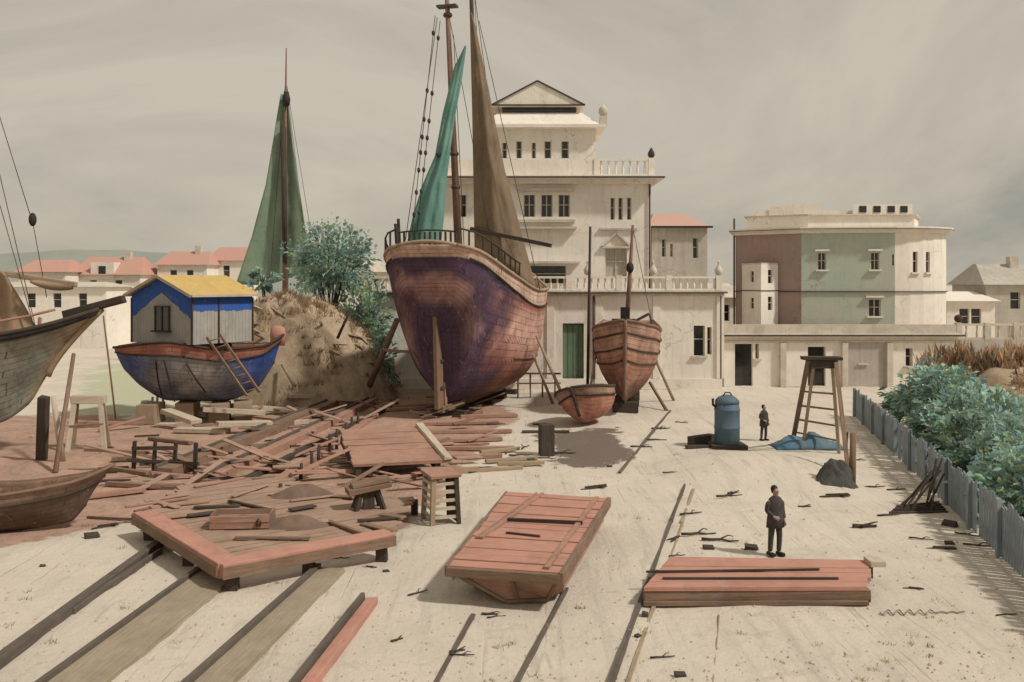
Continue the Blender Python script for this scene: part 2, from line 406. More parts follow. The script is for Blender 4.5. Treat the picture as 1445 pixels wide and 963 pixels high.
sand = mix(nt, rgb((0.655, 0.585, 0.49)), rgb((0.575, 0.51, 0.425)), ramp(nt, tex(nt, v, 0.22, 6, 0.65, 1.0), 0.36, 0.66))
mp = nt.nodes.new('ShaderNodeMapping'); mp.inputs['Rotation'].default_value = (0, 0, R(17)); mp.inputs['Scale'].default_value = (1.6, 0.10, 1); nt.links.new(v, mp.inputs[0])
sand = mix(nt, sand, rgb((0.42, 0.375, 0.32)), ramp(nt, tex(nt, mp.outputs[0], 1.5, 6, 0.7), 0.52, 0.74, 0, 0.7))
sand = mix(nt, sand, rgb((0.40, 0.33, 0.26)), ramp(nt, tex(nt, v, 5.5, 6, 0.75), 0.56, 0.75, 0, 0.45))
mud = mix(nt, rgb((0.50, 0.315, 0.235)), rgb((0.33, 0.225, 0.17)), ramp(nt, tex(nt, v, 0.55, 7, 0.72, 1.2), 0.36, 0.64))
mud = mix(nt, mud, rgb((0.13, 0.09, 0.07)), ramp(nt, tex(nt, v, 4.0, 6, 0.78), 0.54, 0.72, 0, 0.8))
wv = nt.nodes.new('ShaderNodeMapping'); wv.inputs['Rotation'].default_value = (0, 0, R(17)); wv.inputs['Scale'].default_value = (0.9, 0.05, 1); nt.links.new(v, wv.inputs[0])
rn = tex(nt, wv.outputs[0], 1.0, 3, .5, .4)
r1 = ramp(nt, rn, .485, .50, 0, 1); r2 = ramp(nt, rn, .505, .52, 1, 0)
rutm = N(nt, 'ShaderNodeMath', operation='MULTIPLY'); nt.links.new(r1, rutm.inputs[0]); nt.links.new(r2, rutm.inputs[1])
rutf = N(nt, 'ShaderNodeMath', operation='MULTIPLY'); nt.links.new(rutm.outputs[0], rutf.inputs[0]); nt.links.new(ramp(nt, tex(nt, v, .35, 4), .47, .62, 0, .45), rutf.inputs[1])
sand = mix(nt, sand, rgb((0.38, 0.335, 0.28)), rutf.outputs[0])
foot = ramp(nt, tex(nt, v, 1.6, 3, .5, 1.5), 0.60, 0.68, 0, .35); sand = mix(nt, sand, rgb((0.43, 0.375, 0.31)), foot)
def nz(src, s, amt):
    a = N(nt, 'ShaderNodeMath', operation='ADD'); nt.links.new(src, a.inputs[0])
    nt.links.new(ramp(nt, tex(nt, v, s, 6, 0.7), 0.3, 0.7, -amt, amt), a.inputs[1]); return ramp(nt, a.outputs[0], 0.42, 0.62)
c = mix(nt, sand, rgb((0.47, 0.47, 0.33)), nz(sp.outputs[2], 0.8, 0.3))
c = mix(nt, c, mud, nz(sp.outputs[0], 1.1, 0.35))
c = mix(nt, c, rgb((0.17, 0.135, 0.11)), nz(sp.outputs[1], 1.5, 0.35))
nt.links.new(c, b.inputs['Base Color']); hh = N(nt, 'ShaderNodeMath', operation='SUBTRACT'); nt.links.new(tex(nt, v, 3.2, 8, 0.75), hh.inputs[0]); nt.links.new(ramp(nt, rutf.outputs[0], 0, 1, 0, .5), hh.inputs[1])
bump(nt, b, hh.outputs[0], 0.7, 0.10)
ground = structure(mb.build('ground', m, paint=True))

# far hills on the left horizon
mb = MB()
def hill(u, w):
    x = -330 + u * 300; p = math.sin(math.pi * u) ** 0.6
    top = 7 + (10.5 + 2.5 * fbm((u * 4, 1, 0), 1)) * p + 2.0 * u
    return (x, 330 + w * 60 + 0, -1 + (top + 1) * math.sin(min(1, w * 1.6) * math.pi / 2) if w < 0.99 else -1)
mb.grid(hill, 60, 10); structure(mb.build('hills', M['hill']))

# ---------------------------------------------------------------- buildings
def wallface(mb, o, u, length, z0, z1, ops=(), rev=0.25, mi=0):
    """a wall with real openings; o = start point (x, y), u = unit direction seen from outside left to right"""
    o = Vector((o[0], o[1])); u = Vector(u).normalized(); n = Vector((u.y, -u.x))
    def P(s, z, d=0): q = o + u * s - n * d; return (q.x, q.y, z)
    S = sorted({0, length, *[k for a in ops for k in (a[0], a[1])]}); Z = sorted({z0, z1, *[k for a in ops for k in (a[2], a[3])]})
    for s0, s1 in zip(S, S[1:]):
        for a0, a1 in zip(Z, Z[1:]):
            sc, zc = (s0 + s1) / 2, (a0 + a1) / 2
            if any(a[0] < sc < a[1] and a[2] < zc < a[3] for a in ops): continue
            mb.quad(P(s0, a0), P(s1, a0), P(s1, a1), P(s0, a1), mi)
    for a in ops:
        s0, s1, a0, a1 = a[:4]
        for p, q in (((s0, a0), (s1, a0)), ((s1, a0), (s1, a1)), ((s1, a1), (s0, a1)), ((s0, a1), (s0, a0))):
            mb.quad(P(*p), P(*q), P(*q, rev), P(*p, rev), mi)
def window(parent, o, u, a, rev=0.25, bars=2, trim=None, glass=None, name='window', sill=True, hood=False, frame=None):
    o = Vector((o[0], o[1])); u = Vector(u).normalized(); n = Vector((u.y, -u.x)); s0, s1, z0, z1 = a[:4]
    def P(s, z, d): q = o + u * s - n * d; return Vector((q.x, q.y, z))
    mb = MB(); mb.quad(P(s0, z0, rev - .004), P(s1, z0, rev - .004), P(s1, z1, rev - .004), P(s0, z1, rev - .004))
    w = mb.build(name, glass or M['glass'], parent)
    mb = MB(); t = 0.07
    for s in [s0 + t / 2, s1 - t / 2] + [lerp(s0, s1, k / bars) for k in range(1, bars)]:
        mb.beam(P(s, z0 + .002, rev - .06), P(s, z1 - .002, rev - .06), t, 0.05, up=(n.x, n.y, 0))
    mb.beam(P(s0 + .01, lerp(z0, z1, .55), rev - .10), P(s1 - .01, lerp(z0, z1, .55), rev - .10), 0.05, 0.05)
    mb.build('window_frame', frame or M['stone'], w)
    if sill or hood:
        mb = MB()
        if sill: mb.beam(P(s0 - .15, z0 - .06, -.08), P(s1 + .15, z0 - .06, -.08), 0.2, 0.12)
        if hood: mb.beam(P(s0 - .2, z1 + .22, -.10), P(s1 + .2, z1 + .22, -.10), 0.26, 0.14)
        mb.build('sill', trim or M['stone'], w)
    return w
def slab(mb, x0, x1, y0, y1, z0, z1, mi=0): mb.box(((x0 + x1) / 2, (y0 + y1) / 2, (z0 + z1) / 2), (x1 - x0, y1 - y0, z1 - z0), mi=mi)
def balustrade(parent, x0, x1, y, z0, h, mat, step=0.42, name='balustrade', piers=3):
    mb = MB()
    slab(mb, x0, x1, y - .14, y + .14, z0, z0 + .14); slab(mb, x0, x1, y - .16, y + .16, z0 + h - .14, z0 + h)
    for k in range(piers + 1):
        xx = lerp(x0 + .2, x1 - .2, k / piers); slab(mb, xx - .2, xx + .2, y - .19, y + .19, z0 + .01, z0 + h + .06)
    x = x0 + step
    while x < x1 - .2:
        mb.lathe((x, y, z0 + .14), [(.07, 0), (.10, (h - .28) * .3), (.05, (h - .28) * .7), (.08, h - .28)], 6, closed=False); x += step
    return mb.build(name, mat, parent)

# --- the tall villa with the terrace
villa = thing('terrace_villa', 'tall cream villa with pavilion on its roof and wide balustraded terrace, behind the big ship', 'building')
TY, UY, PY = 65.0, 68.0, 70.0
tx0, tx1, tz = -9.6, 13.84, 6.35
ops = [(12.95, 14.35, 0.0, 4.35), (21.6, 22.35, 2.2, 4.2), (22.5, 22.8, 2.3, 4.1), (3.0, 4.3, 2.6, 5.2), (7.5, 8.6, 2.4, 4.6)]
mb = MB(); wallface(mb, (tx0, TY), (1, 0), tx1 - tx0, 0, tz, ops, 0.35)
wallface(mb, (tx1, TY), (0, 1), 9, 0, tz, [(2, 3, 2, 4.2)]); wallface(mb, (tx0, TY + 9), (0, -1), 9, 0, tz)
mb.build('wall', M['cream'], villa)
mb = MB(); mb.quad((tx0 + 12.95, TY + .34, 0), (tx0 + 14.35, TY + .34, 0), (tx0 + 14.35, TY + .34, 4.35), (tx0 + 12.95, TY + .34, 4.35))
for k in range(4): mb.box((tx0 + 13.12 + k * .35, TY + .30, 2.15), (.31, .06, 4.2))
mb.build('door', wood('green_door_boards', (0.16, 0.23, 0.15), (0.12, 0.18, 0.12)), villa)
window(villa, (tx0, TY), (1, 0), ops[1], .35, 1); window(villa, (tx0, TY), (1, 0), ops[2], .35, 1, sill=False)
window(villa, (tx0, TY), (1, 0), ops[3], .35); window(villa, (tx0, TY), (1, 0), ops[4], .35)
window(villa, (tx1, TY), (0, 1), (2, 3, 2, 4.2))
mb = MB(); slab(mb, tx0 - .3, tx1 + .3, TY - .45, TY + 9.2, tz, tz + .16); slab(mb, tx0 - .15, tx1 + .15, TY - .2, TY + 9.1, tz - .18, tz - .003)
mb.build('terrace_slab', M['stone'], villa)
mb = MB(); slab(mb, tx0 - .32, tx1 + .32, TY - .47, TY - .452, tz - .02, tz + .06); mb.build('gutter', M['ink'], villa)
balustrade(villa, tx0, tx1, TY - .1, tz + .16, 0.95, M['white'], 0.45, piers=7)
mb = MB()
for xx in (tx0 + .2, tx1 - .2, 5.0, 9.3): mb.lathe((xx, TY - .1, tz + 1.17), [(.12, 0), (.24, .12), (.28, .35), (.16, .55), (.04, .75), (.1, .85), (.02, 1.0)], 10)
mb.build('finial', M['stone'], villa)
# pilasters and plinth on the ground storey
mb = MB()
for s in (15.1, 18.9, 23.1, 11.9): slab(mb, tx0 + s, tx0 + s + .5, TY - .12, TY - .003, 0.72, tz - .2)
slab(mb, tx0, tx1 + .02, TY - .2, TY - .004, 0, 0.7); mb.build('pilaster', M['white'], villa)
mb = MB(); mb.tube([(tx0 + 15.0, TY - .15, .1), (tx0 + 15.0, TY - .15, tz - .2)], .07); mb.tube([(tx1 - .06, TY - .1, .1), (tx1 - .06, TY - .1, tz - .2)], .05)
mb.build('drainpipe', M['iron'], villa)
# upper block
ux0, ux1, uz = -4.95, 9.6, 14.15
u_ops = [(5.75, 6.55, 11.6, 13.1), (6.95, 7.75, 11.6, 13.1), (8.15, 8.95, 11.6, 13.1), (11.75, 12.05, 11.4, 12.9), (12.3, 12.6, 11.4, 12.9), (12.9, 13.2, 11.4, 12.9),
         (11.4, 12.9, 7.4, 9.4), (1.0, 1.8, 11.6, 13.1), (2.6, 3.4, 11.6, 13.1), (5.9, 8.7, 7.0, 8.2)]
mb = MB(); wallface(mb, (ux0, UY), (1, 0), ux1 - ux0, tz + .1, uz, u_ops, .3)
wallface(mb, (ux1, UY), (0, 1), 10, tz + .1, uz, [(2, 2.8, 11.4, 13), (5, 5.8, 11.4, 13)]); wallface(mb, (ux0, UY + 10), (0, -1), 10, tz + .1, uz)
mb.build('wall', M['cream'], villa)
for k, a in enumerate(u_ops):
    if k == 6:
        w = window(villa, (ux0, UY), (1, 0), a, .3, 2, sill=False, glass=M['greywall'], name='door')
        mb = MB(); xa, xb = ux0 + a[0] - .3, ux0 + a[1] + .3; xm = (xa + xb) / 2
        for p, q in (((xa, 9.5), (xm, 10.5)), ((xm, 10.5), (xb, 9.5)), ((xa, 9.5), (xb, 9.5))): mb.beam((p[0], UY - .12, p[1]), (q[0], UY - .12, q[1]), .22, .12)
        mb.build('pediment', M['stone'], villa)
    else: window(villa, (ux0, UY), (1, 0), a, .3, 2 if k in (0, 1, 2, 7, 8) else 1, sill=False)
window(villa, (ux1, UY), (0, 1), (2, 2.8, 11.4, 13)); window(villa, (ux1, UY), (0, 1), (5, 5.8, 11.4, 13))
mb = MB(); slab(mb, ux0 + 5.4, ux0 + 9.3, UY - .35, UY - .003, 13.35, 13.55); slab(mb, ux0 + 5.4, ux0 + 9.3, UY - .3, UY - .003, 11.2, 11.4)
slab(mb, ux0 + 5.2, ux0 + 9.4, UY - .5, UY - .003, 10.75, 10.9); slab(mb, ux0 + 11.0, ux0 + 13.6, UY - .2, UY - .003, 10.7, 10.82)
slab(mb, ux0 + 5.0, ux0 + 9.6, UY - .9, UY - .003, 8.35, 8.5); mb.build('ledge', M['stone'], villa)
mb = MB(); slab(mb, ux0 - .8, ux1 + .8, UY - 1.0, UY + 10.6, uz, uz + .22); slab(mb, ux0 - .35, ux1 + .35, UY - .45, UY + 10.3, uz - .3, uz - .003); mb.build('cornice', M['white'], villa)
mb = MB(); slab(mb, ux0 - .83, ux1 + .83, UY - 1.03, UY - 1.003, uz + .04, uz + .14); mb.build('gutter', M['ink'], villa)
mb = MB(); slab(mb, ux0, ux0 + 10.6, UY - .3, UY - .05, uz + .22, uz + 1.35); mb.build('parapet', M['white'], villa)
balustrade(villa, ux0 + 10.6, ux1 + .2, UY - .18, uz + .22, 1.2, M['white'], .5, piers=1)
mb = MB(); mb.lathe((ux1, UY - .18, uz + 1.5), [(.14, 0), (.26, .2), (.2, .4), (.04, .7)], 10); mb.build('finial', M['dark'], villa)
mb = MB(); mb.tube([(ux1 - .1, UY - .12, tz + .3), (ux1 - .1, UY - .12, uz - .3)], .06); mb.build('drainpipe', M['iron'], villa)
# roof pavilion
px0, px1, pz0, pz1 = -1.7, 5.95, uz + .2, 18.0
p_ops = [(1.0, 1.35, 15.9, 17.0), (2.0, 2.4, 15.9, 17.1), (3.1, 3.4, 15.9, 17.0), (4.0, 4.5, 15.9, 17.1), (5.2, 5.75, 15.9, 17.1)]
mb = MB(); wallface(mb, (px0, PY), (1, 0), px1 - px0, pz0, pz1, p_ops, .25); wallface(mb, (px1, PY), (0, 1), 6, pz0, pz1, [(1, 1.6, 15.9, 17.1)]); wallface(mb, (px0, PY + 6), (0, -1), 6, pz0, pz1)
mb.build('wall', M['cream'], villa)
for a in p_ops: window(villa, (px0, PY), (1, 0), a, .25, 1, sill=False)
window(villa, (px1, PY), (0, 1), (1, 1.6, 15.9, 17.1), .25, 1, sill=False)
mb = MB(); slab(mb, px0 - .7, px1 + .7, PY - .7, PY + 6.7, pz1, pz1 + .22); mb.build('cornice', M['white'], villa)
mb = MB()
def frust(mb, x0, x1, y0, y1, z0, X0, X1, Y0, Y1, z1):
    mb.hexa([(x0, y0, z0), (x1, y0, z0), (x1, y1, z0), (x0, y1, z0), (X0, Y0, z1), (X1, Y0, z1), (X1, Y1, z1), (X0, Y1, z1)])
frust(mb, px0 - .4, px1 + .3, PY - .4, PY + 6.4, pz1 + .22, px0 + .7, px1 - .9, PY + 1.0, PY + 5.2, 19.3); mb.build('roof', M['white'], villa)
mb = MB(); slab(mb, px0 + 1.0, px1 - 1.3, PY + 1.3, PY + 5, 19.3, 19.75); mb.build('attic_vent', M['glass'], villa)
mb = MB(); gx0, gx1, gm, gy0, gy1 = px0 + .2, px1 - .7, (px0 + px1) / 2 - .3, PY + .7, PY + 5.6
P = [(gx0, 19.75), (gx1, 19.75), (gm, 21.5)]
a = [mb.vert((x, gy0, z)) for x, z in P]; b2 = [mb.vert((x, gy1, z)) for x, z in P]
mb.face(a); mb.face(b2[::-1])
for i in range(3): j = (i + 1) % 3; mb.face([a[i], a[j], b2[j], b2[i]])
mb.build('pediment', M['white'], villa)
mb = MB()
for (xa, za), (xb, zb) in ((P[0], P[2]), (P[2], P[1]), (P[0], P[1])): mb.beam((xa, gy0 - .06, za + .05), (xb, gy0 - .06, zb + .05), .10, .10)
mb.build('pediment_moulding', M['dark'], villa)
mb = MB()
for xx in (px1 + .55, ): 
    slab(mb, xx - .25, xx + .25, PY - .2, PY + .3, pz1 + .22, pz1 + .9); mb.lathe((xx, PY + .05, pz1 + .9), [(.2, 0), (.35, .25), (.3, .55), (.05, .8)], 10)
mb.build('urn', M['stone'], villa)

# --- small house with a pink roof on the terrace
sh = thing('annex_house', 'small grey house with faded pink hipped roof, at the right end of the villa terrace', 'building')
ax0, ax1, AY = 9.95, 13.9, 70.0
mb = MB(); o_ = [(.7, 1.0, 8.9, 10.1), (1.3, 1.5, 8.9, 9.8), (2.9, 3.3, 8.8, 10.2)]
wallface(mb, (ax0, AY), (1, 0), ax1 - ax0, tz + .16, 11.0, o_); wallface(mb, (ax1, AY), (0, 1), 5, tz + .16, 11.0); wallface(mb, (ax0, AY + 5), (0, -1), 5, tz + .16, 11); mb.build('wall', M['greywall'], sh)
for a in o_: window(sh, (ax0, AY), (1, 0), a, .25, 1, sill=False)
mb = MB(); frust(mb, ax0 - .3, ax1 + .3, AY - .35, AY + 5.3, 11.0, ax0 + .4, ax1 - 1.4, AY + 2, AY + 3, 12.1); mb.build('roof', M['pinkroof'], sh)
mb = MB(); slab(mb, ax0 - .32, ax1 + .32, AY - .42, AY - .36, 10.92, 11.06); mb.build('gutter', M['ink'], sh)

# --- sea-green block of flats with a rounded end
flats = thing('apartment_block', 'large block with dull red, sea-green and white walls and rounded right end', 'building')
plan = [A(1038, 400, 76).xy, A(1131, 400, 72.5).xy, A(1262, 400, 71.6).xy]
c0 = A(1262, 400, 71.6).xy
cx, cy, cr_ = c0.x, c0.y + 4.0, 4.0
for k in range(1, 8):
    a = R(-90 + 90 * k / 7); plan.append(Vector((cx + cr_ * 1.32 * math.cos(a) , cy + cr_ * math.sin(a))))
back = [Vector((plan[-1].x, 84)), Vector((A(1046, 400, 84).x, 84))]
FT = 10.9
def seg(i): d = plan[i + 1] - plan[i]; return plan[i], d, d.length
o1, d1, l1 = seg(0); o2, d2, l2 = seg(1)
mb = MB(); wallface(mb, o1, d1, l1, 0, FT, [], .25)
wallface(mb, back[1], plan[0] - back[1], (plan[0] - back[1]).length, 0, FT); mb.build('wall', M['redwall'], flats)
fo = [(1.15, 1.75, 8.0, 9.2), (4.9, 5.5, 8.0, 9.2), (4.75, 5.6, 4.6, 5.8), (6.4, 6.6, 8.3, 9.1)]
mb = MB(); wallface(mb, o2, d2, l2, 0, FT, fo, .25); mb.build('wall', M['greenwall'], flats)
for a in fo[:3]: window(flats, o2, d2, a, .25, 2, M['white'], hood=True)
window(flats, o2, d2, fo[3], .25, 1, sill=False)
mb = MB()
for i in range(2, len(plan) - 1): 
    o_, d_, l_ = seg(i); wallface(mb, o_, d_, l_, 0, FT, [(.25, .65, 7.8, 9.3)] if i in (3, 4) else ([(.2, .6, 4.6, 5.6)] if i == 3 else ()), .2)
wallface(mb, plan[-1], back[0] - plan[-1], (back[0] - plan[-1]).length, 0, FT); mb.build('wall', M['white'], flats)
for i in (3, 4): o_, d_, l_ = seg(i); window(flats, o_, d_, (.25, .65, 7.8, 9.3), .2, 1, M['white'])
# white block projecting from the red wall, seen on its corner
q0_, q1_, q2_ = A(1047, 400, 75.4).xy, A(1074, 400, 72.7).xy, A(1098, 400, 73.55).xy
bay = MB(); f1, f2 = (q1_ - q0_), (q2_ - q1_); L1_, L2_ = f1.length, f2.length
b1 = [(L1_ * .45, L1_ * .62, 5.1, 5.9), (L1_ * .45, L1_ * .62, 7.1, 7.9)]; b2_ = [(L2_ * .40, L2_ * .66, 5.0, 6.0), (L2_ * .40, L2_ * .66, 7.0, 8.0)]
wallface(bay, q0_, f1, L1_, 3, 8.4, b1, .15); wallface(bay, q1_, f2, L2_, 3, 8.4, b2_, .15); wallface(bay, q2_, (0, 1), 1.6, 3, 8.4)
bay.build('projecting_bay', M['white'], flats)
for a in b1: window(flats, q0_, f1, a, .15, 1, sill=False)
for a in b2_: window(flats, q1_, f2, a, .15, 1, sill=False)
mb = MB(); mb.prism([q0_, q1_, q2_, Vector((q2_.x, q2_.y + 1.6)), Vector((q0_.x, q0_.y + 1.2))], 8.4, 8.52); mb.build('bay_roof', M['stone'], flats)
mb = MB(); n_ = Vector((f1.y, -f1.x)).normalized() * .02; mb.beam((*(q0_ + n_), 6.45), (*(q1_ + n_), 6.45), .05, .06); n_ = Vector((f2.y, -f2.x)).normalized() * .02; mb.beam((*(q1_ + n_), 6.45), (*(q2_ + n_), 6.45), .05, .06)
mb.build('bay_moulding', M['dark'], flats)
def offset(P, d):
    res = []
    for i, p in enumerate(P):
        a = (p - P[i - 1]).normalized(); b = (P[(i + 1) % len(P)] - p).normalized()
        n = (Vector((a.y, -a.x)) + Vector((b.y, -b.x))).normalized(); res.append(p + n * d)
    return res
full = plan + back
mb = MB(); mb.prism(offset(full, .55), FT, FT + .22); mb.prism(offset(full, .2), FT - .22, FT - .004); mb.build('cornice', M['white'], flats)
mb = MB(); mb.prism(offset(full, .12), 6.36, 6.42); mb.prism(offset(full, .58), FT + .05, FT + .10); mb.build('string_course', M['dark'], flats)
mb = MB()
at0 = [A(1054, 400, 78).xy, A(1140, 400, 75.5).xy, A(1290, 400, 75.5).xy, A(1296, 400, 80).xy, A(1060, 400, 82).xy]
mb.prism(at0, FT + .22, 12.2); mb.prism([A(1062, 400, 77.8).xy, A(1104, 400, 77.4).xy, A(1104, 400, 81).xy, A(1066, 400, 81).xy], 12.2, 12.75); mb.prism([A(1162, 400, 77.2).xy, A(1203, 400, 77).xy, A(1203, 400, 80).xy, A(1162, 400, 80).xy], 12.2, 12.7); mb.prism([A(1085, 400, 77.5).xy, A(1160, 400, 77).xy, A(1160, 400, 81).xy, A(1085, 400, 81).xy], 12.2, 13.2)
mb.prism([A(1205, 400, 76).xy, A(1288, 400, 76).xy, A(1288, 400, 80).xy, A(1205, 400, 80).xy], 12.2, 13.1); mb.build('attic_storey', M['white'], flats)
mb = MB(); mb.prism(offset(at0, .25), 12.203, 12.30)
mb.build('attic_cornice', M['stone'], flats)
for px in (1212, 1232, 1252, 1270):
    p = A(px, 400, 76).xy; mb = MB(); mb.box((p.x + .3, 75.98, 12.72), (.55, .06, .5)); mb.build('attic_window', M['glass'], flats)
mb = MB(); mb.beam(A(1036, 0, 76).xy.to_3d() + Vector((0, 0, 3)), A(1036, 0, 76).xy.to_3d() + Vector((0, 0, 12)), .12, .12); mb.build('drainpipe', M['iron'], flats)

# --- low quayside building in front of the block
low = thing('quay_warehouse', 'long low cream quayside building with flat roof and dark doorway, below the sea-green block', 'building')
LY = 66.5
lx0, lx1 = A(1022, 0, LY).x, A(1352, 0, LY).x
def lp(px): return A(px, 0, LY).x - lx0
lo = [(lp(1037), lp(1062), 0.05, 2.9), (lp(1140), lp(1165), 0.05, 2.7), (lp(1213), lp(1221), 1.6, 2.7), (lp(1278), lp(1288), 1.4, 2.6), (lp(1066), lp(1071), 1.9, 2.9)]
mb = MB(); wallface(mb, (lx0, LY), (1, 0), lx1 - lx0, 0, 3.4, lo, .4); wallface(mb, (lx1, LY), (0, 1), 5, 0, 3.4); wallface(mb, (lx0, LY + 5), (0, -1), 5, 0, 3.4); mb.build('wall', M['cream'], low)
for k, a in enumerate(lo):
    if k < 2:
        mb = MB(); mb.quad(*[(lx0 + s, LY + .38, z) for s, z in ((a[0], a[2]), (a[1], a[2]), (a[1], a[3]), (a[0], a[3]))]); mb.box((lx0 + a[0] + .3, LY + .2, .7), (.5, .06, 1.3)); mb.build('doorway', M['glass'], low)
    else: window(low, (lx0, LY), (1, 0), a, .4, 1)
mb = MB(); slab(mb, lx0 - .3, lx1 + .3, LY - .4, LY + 4.9, 3.4, 3.58); slab(mb, lx0, lx1, LY - .12, LY - .003, 3.0, 3.12)
slab(mb, lx0, lx1, LY + .3, LY + .6, 3.58, 4.2); mb.build('roof', M['stone'], low)
mb = MB(); slab(mb, lx0 - .32, lx1 + .32, LY - .43, LY - .403, 3.44, 3.52); mb.build('gutter', M['ink'], low)
for px in (1100, 1187, 1250):
    mb = MB(); slab(mb, A(px, 0, LY).x, A(px + 8, 0, LY).x, LY - .3, LY - .003, 0, 2.98); mb.build('buttress', M['stone'], low)
mb = MB(); slab(mb, A(1187 + 8, 0, LY).x + .01, A(1249, 0, LY).x, LY - .05, LY - .004, 0, 2.98); mb.build('shutter_panel', M['greywall'], low)

# --- house range on the left horizon
HG = 'white houses with red roofs on the left horizon'
def house(px0, px1, ye, yr, Y, label, roof='redroof', wins=2, depth=7, base=0, wm='white', chim=True, dormer=0):
    a, b = A(px0, ye, Y), A(px1, ye, Y); w = b.x - a.x; ze = a.z; zr = A(px0, yr, Y).z
    h = thing('red_roofed_house' if roof == 'redroof' else 'house', label, 'house', ((a.x + b.x) / 2, Y, 0), 0, HG if roof == 'redroof' else None)
    ops = [(lerp(.6, w - 1.6, (k + .5) / wins), lerp(.6, w - 1.6, (k + .5) / wins) + .9, ze - 2.2, ze - .7) for k in range(wins)]
    mb = MB(); wallface(mb, (-w / 2, 0), (1, 0), w, 0, ze, ops); wallface(mb, (w / 2, 0), (0, 1), depth, 0, ze); wallface(mb, (-w / 2, depth), (0, -1), depth, 0, ze); mb.build('wall', M[wm], h)
    for o_ in ops: window(h, (-w / 2, 0), (1, 0), o_, .25, 1, sill=False)
    mb = MB(); e = .4
    frust(mb, -w / 2 - e, w / 2 + e, -e, depth + e, ze, -w / 2 + w * .10, w / 2 - w * .10, depth * .45, depth * .55, zr); r = mb.build('roof', M[roof], h)
    if chim: mb = MB(); mb.box((w * .2, depth * .4, zr - .1), (.8, .8, 1.6)); mb.build('chimney', M['stone'], r)
    if dormer:
        mb = MB(); slab(mb, -w * .22, w * .12, -.2, depth * .35, ze - .5, ze + dormer); d = mb.build('dormer', M['white'], h)
        mb = MB(); mb.box((-w * .05, -.22, ze + dormer * .35), (.9, .06, 1.1)); mb.build('dormer_window', M['glass'], d)
    return h
house(26, 92, 384, 366, 122, 'small low house with short red roof, leftmost of the horizon houses', wins=1, chim=False)
house(102, 198, 388, 362, 126, 'wide white house with the longest red roof and a white dormer', wins=2, dormer=1.6)
house(222, 292, 374, 354, 130, 'white house with plain red roof, behind the yellow cabin roof', wins=2)
house(295, 345, 368, 348, 135, 'narrow white house with high red roof beside the green sail', wins=1, chim=False)
house(-60, 150, 405, 398, 105, 'long flat-topped cream shed in front of the red-roofed houses', roof='stone', wins=5, wm='cream', chim=False)
house(150, 340, 408, 404, 112, 'long flat-topped pale wall-like building behind the blue cabin', roof='stone', wins=3, wm='white', chim=False)
house(478, 556, 384, 368, 96, 'small white house half hidden between the bushy tree and the big ship', roof='stone', wins=2, chim=False)
house(1392, 1475, 402, 372, 90, 'dark-roofed grey house at the right edge beyond the balustrade', roof='greywall', wins=1, wm='greywall', dormer=0)
house(1336, 1404, 425, 412, 88, 'low white house with shallow roof between the sea-green block and grey house', roof='white', wins=2, chim=False)
house(1005, 1042, 420, 400, 92, 'pale sliver of a house between the villa and the sea-green block', roof='stone', wins=1, chim=False, wm='white')
# balustraded terrace wall on the right
tw = thing('terrace_wall', 'grey terrace wall topped with a balustrade, above the brown hedge at right', 'wall')
BY = 68
mb = MB(); slab(mb, A(1356, 0, BY).x, A(1520, 0, BY).x, BY, BY + .5, 0, 3.1); mb.build('wall', M['greywall'], tw)
balustrade(tw, A(1350, 0, BY).x, A(1520, 0, BY).x, BY + .2, 3.1, 1.1, M['stone'], .75, piers=4)
mb = MB(); mb.ball((A(1350, 0, BY).x + .2, BY + .2, 4.55), .28); mb.build('finial', M['dark'], tw)

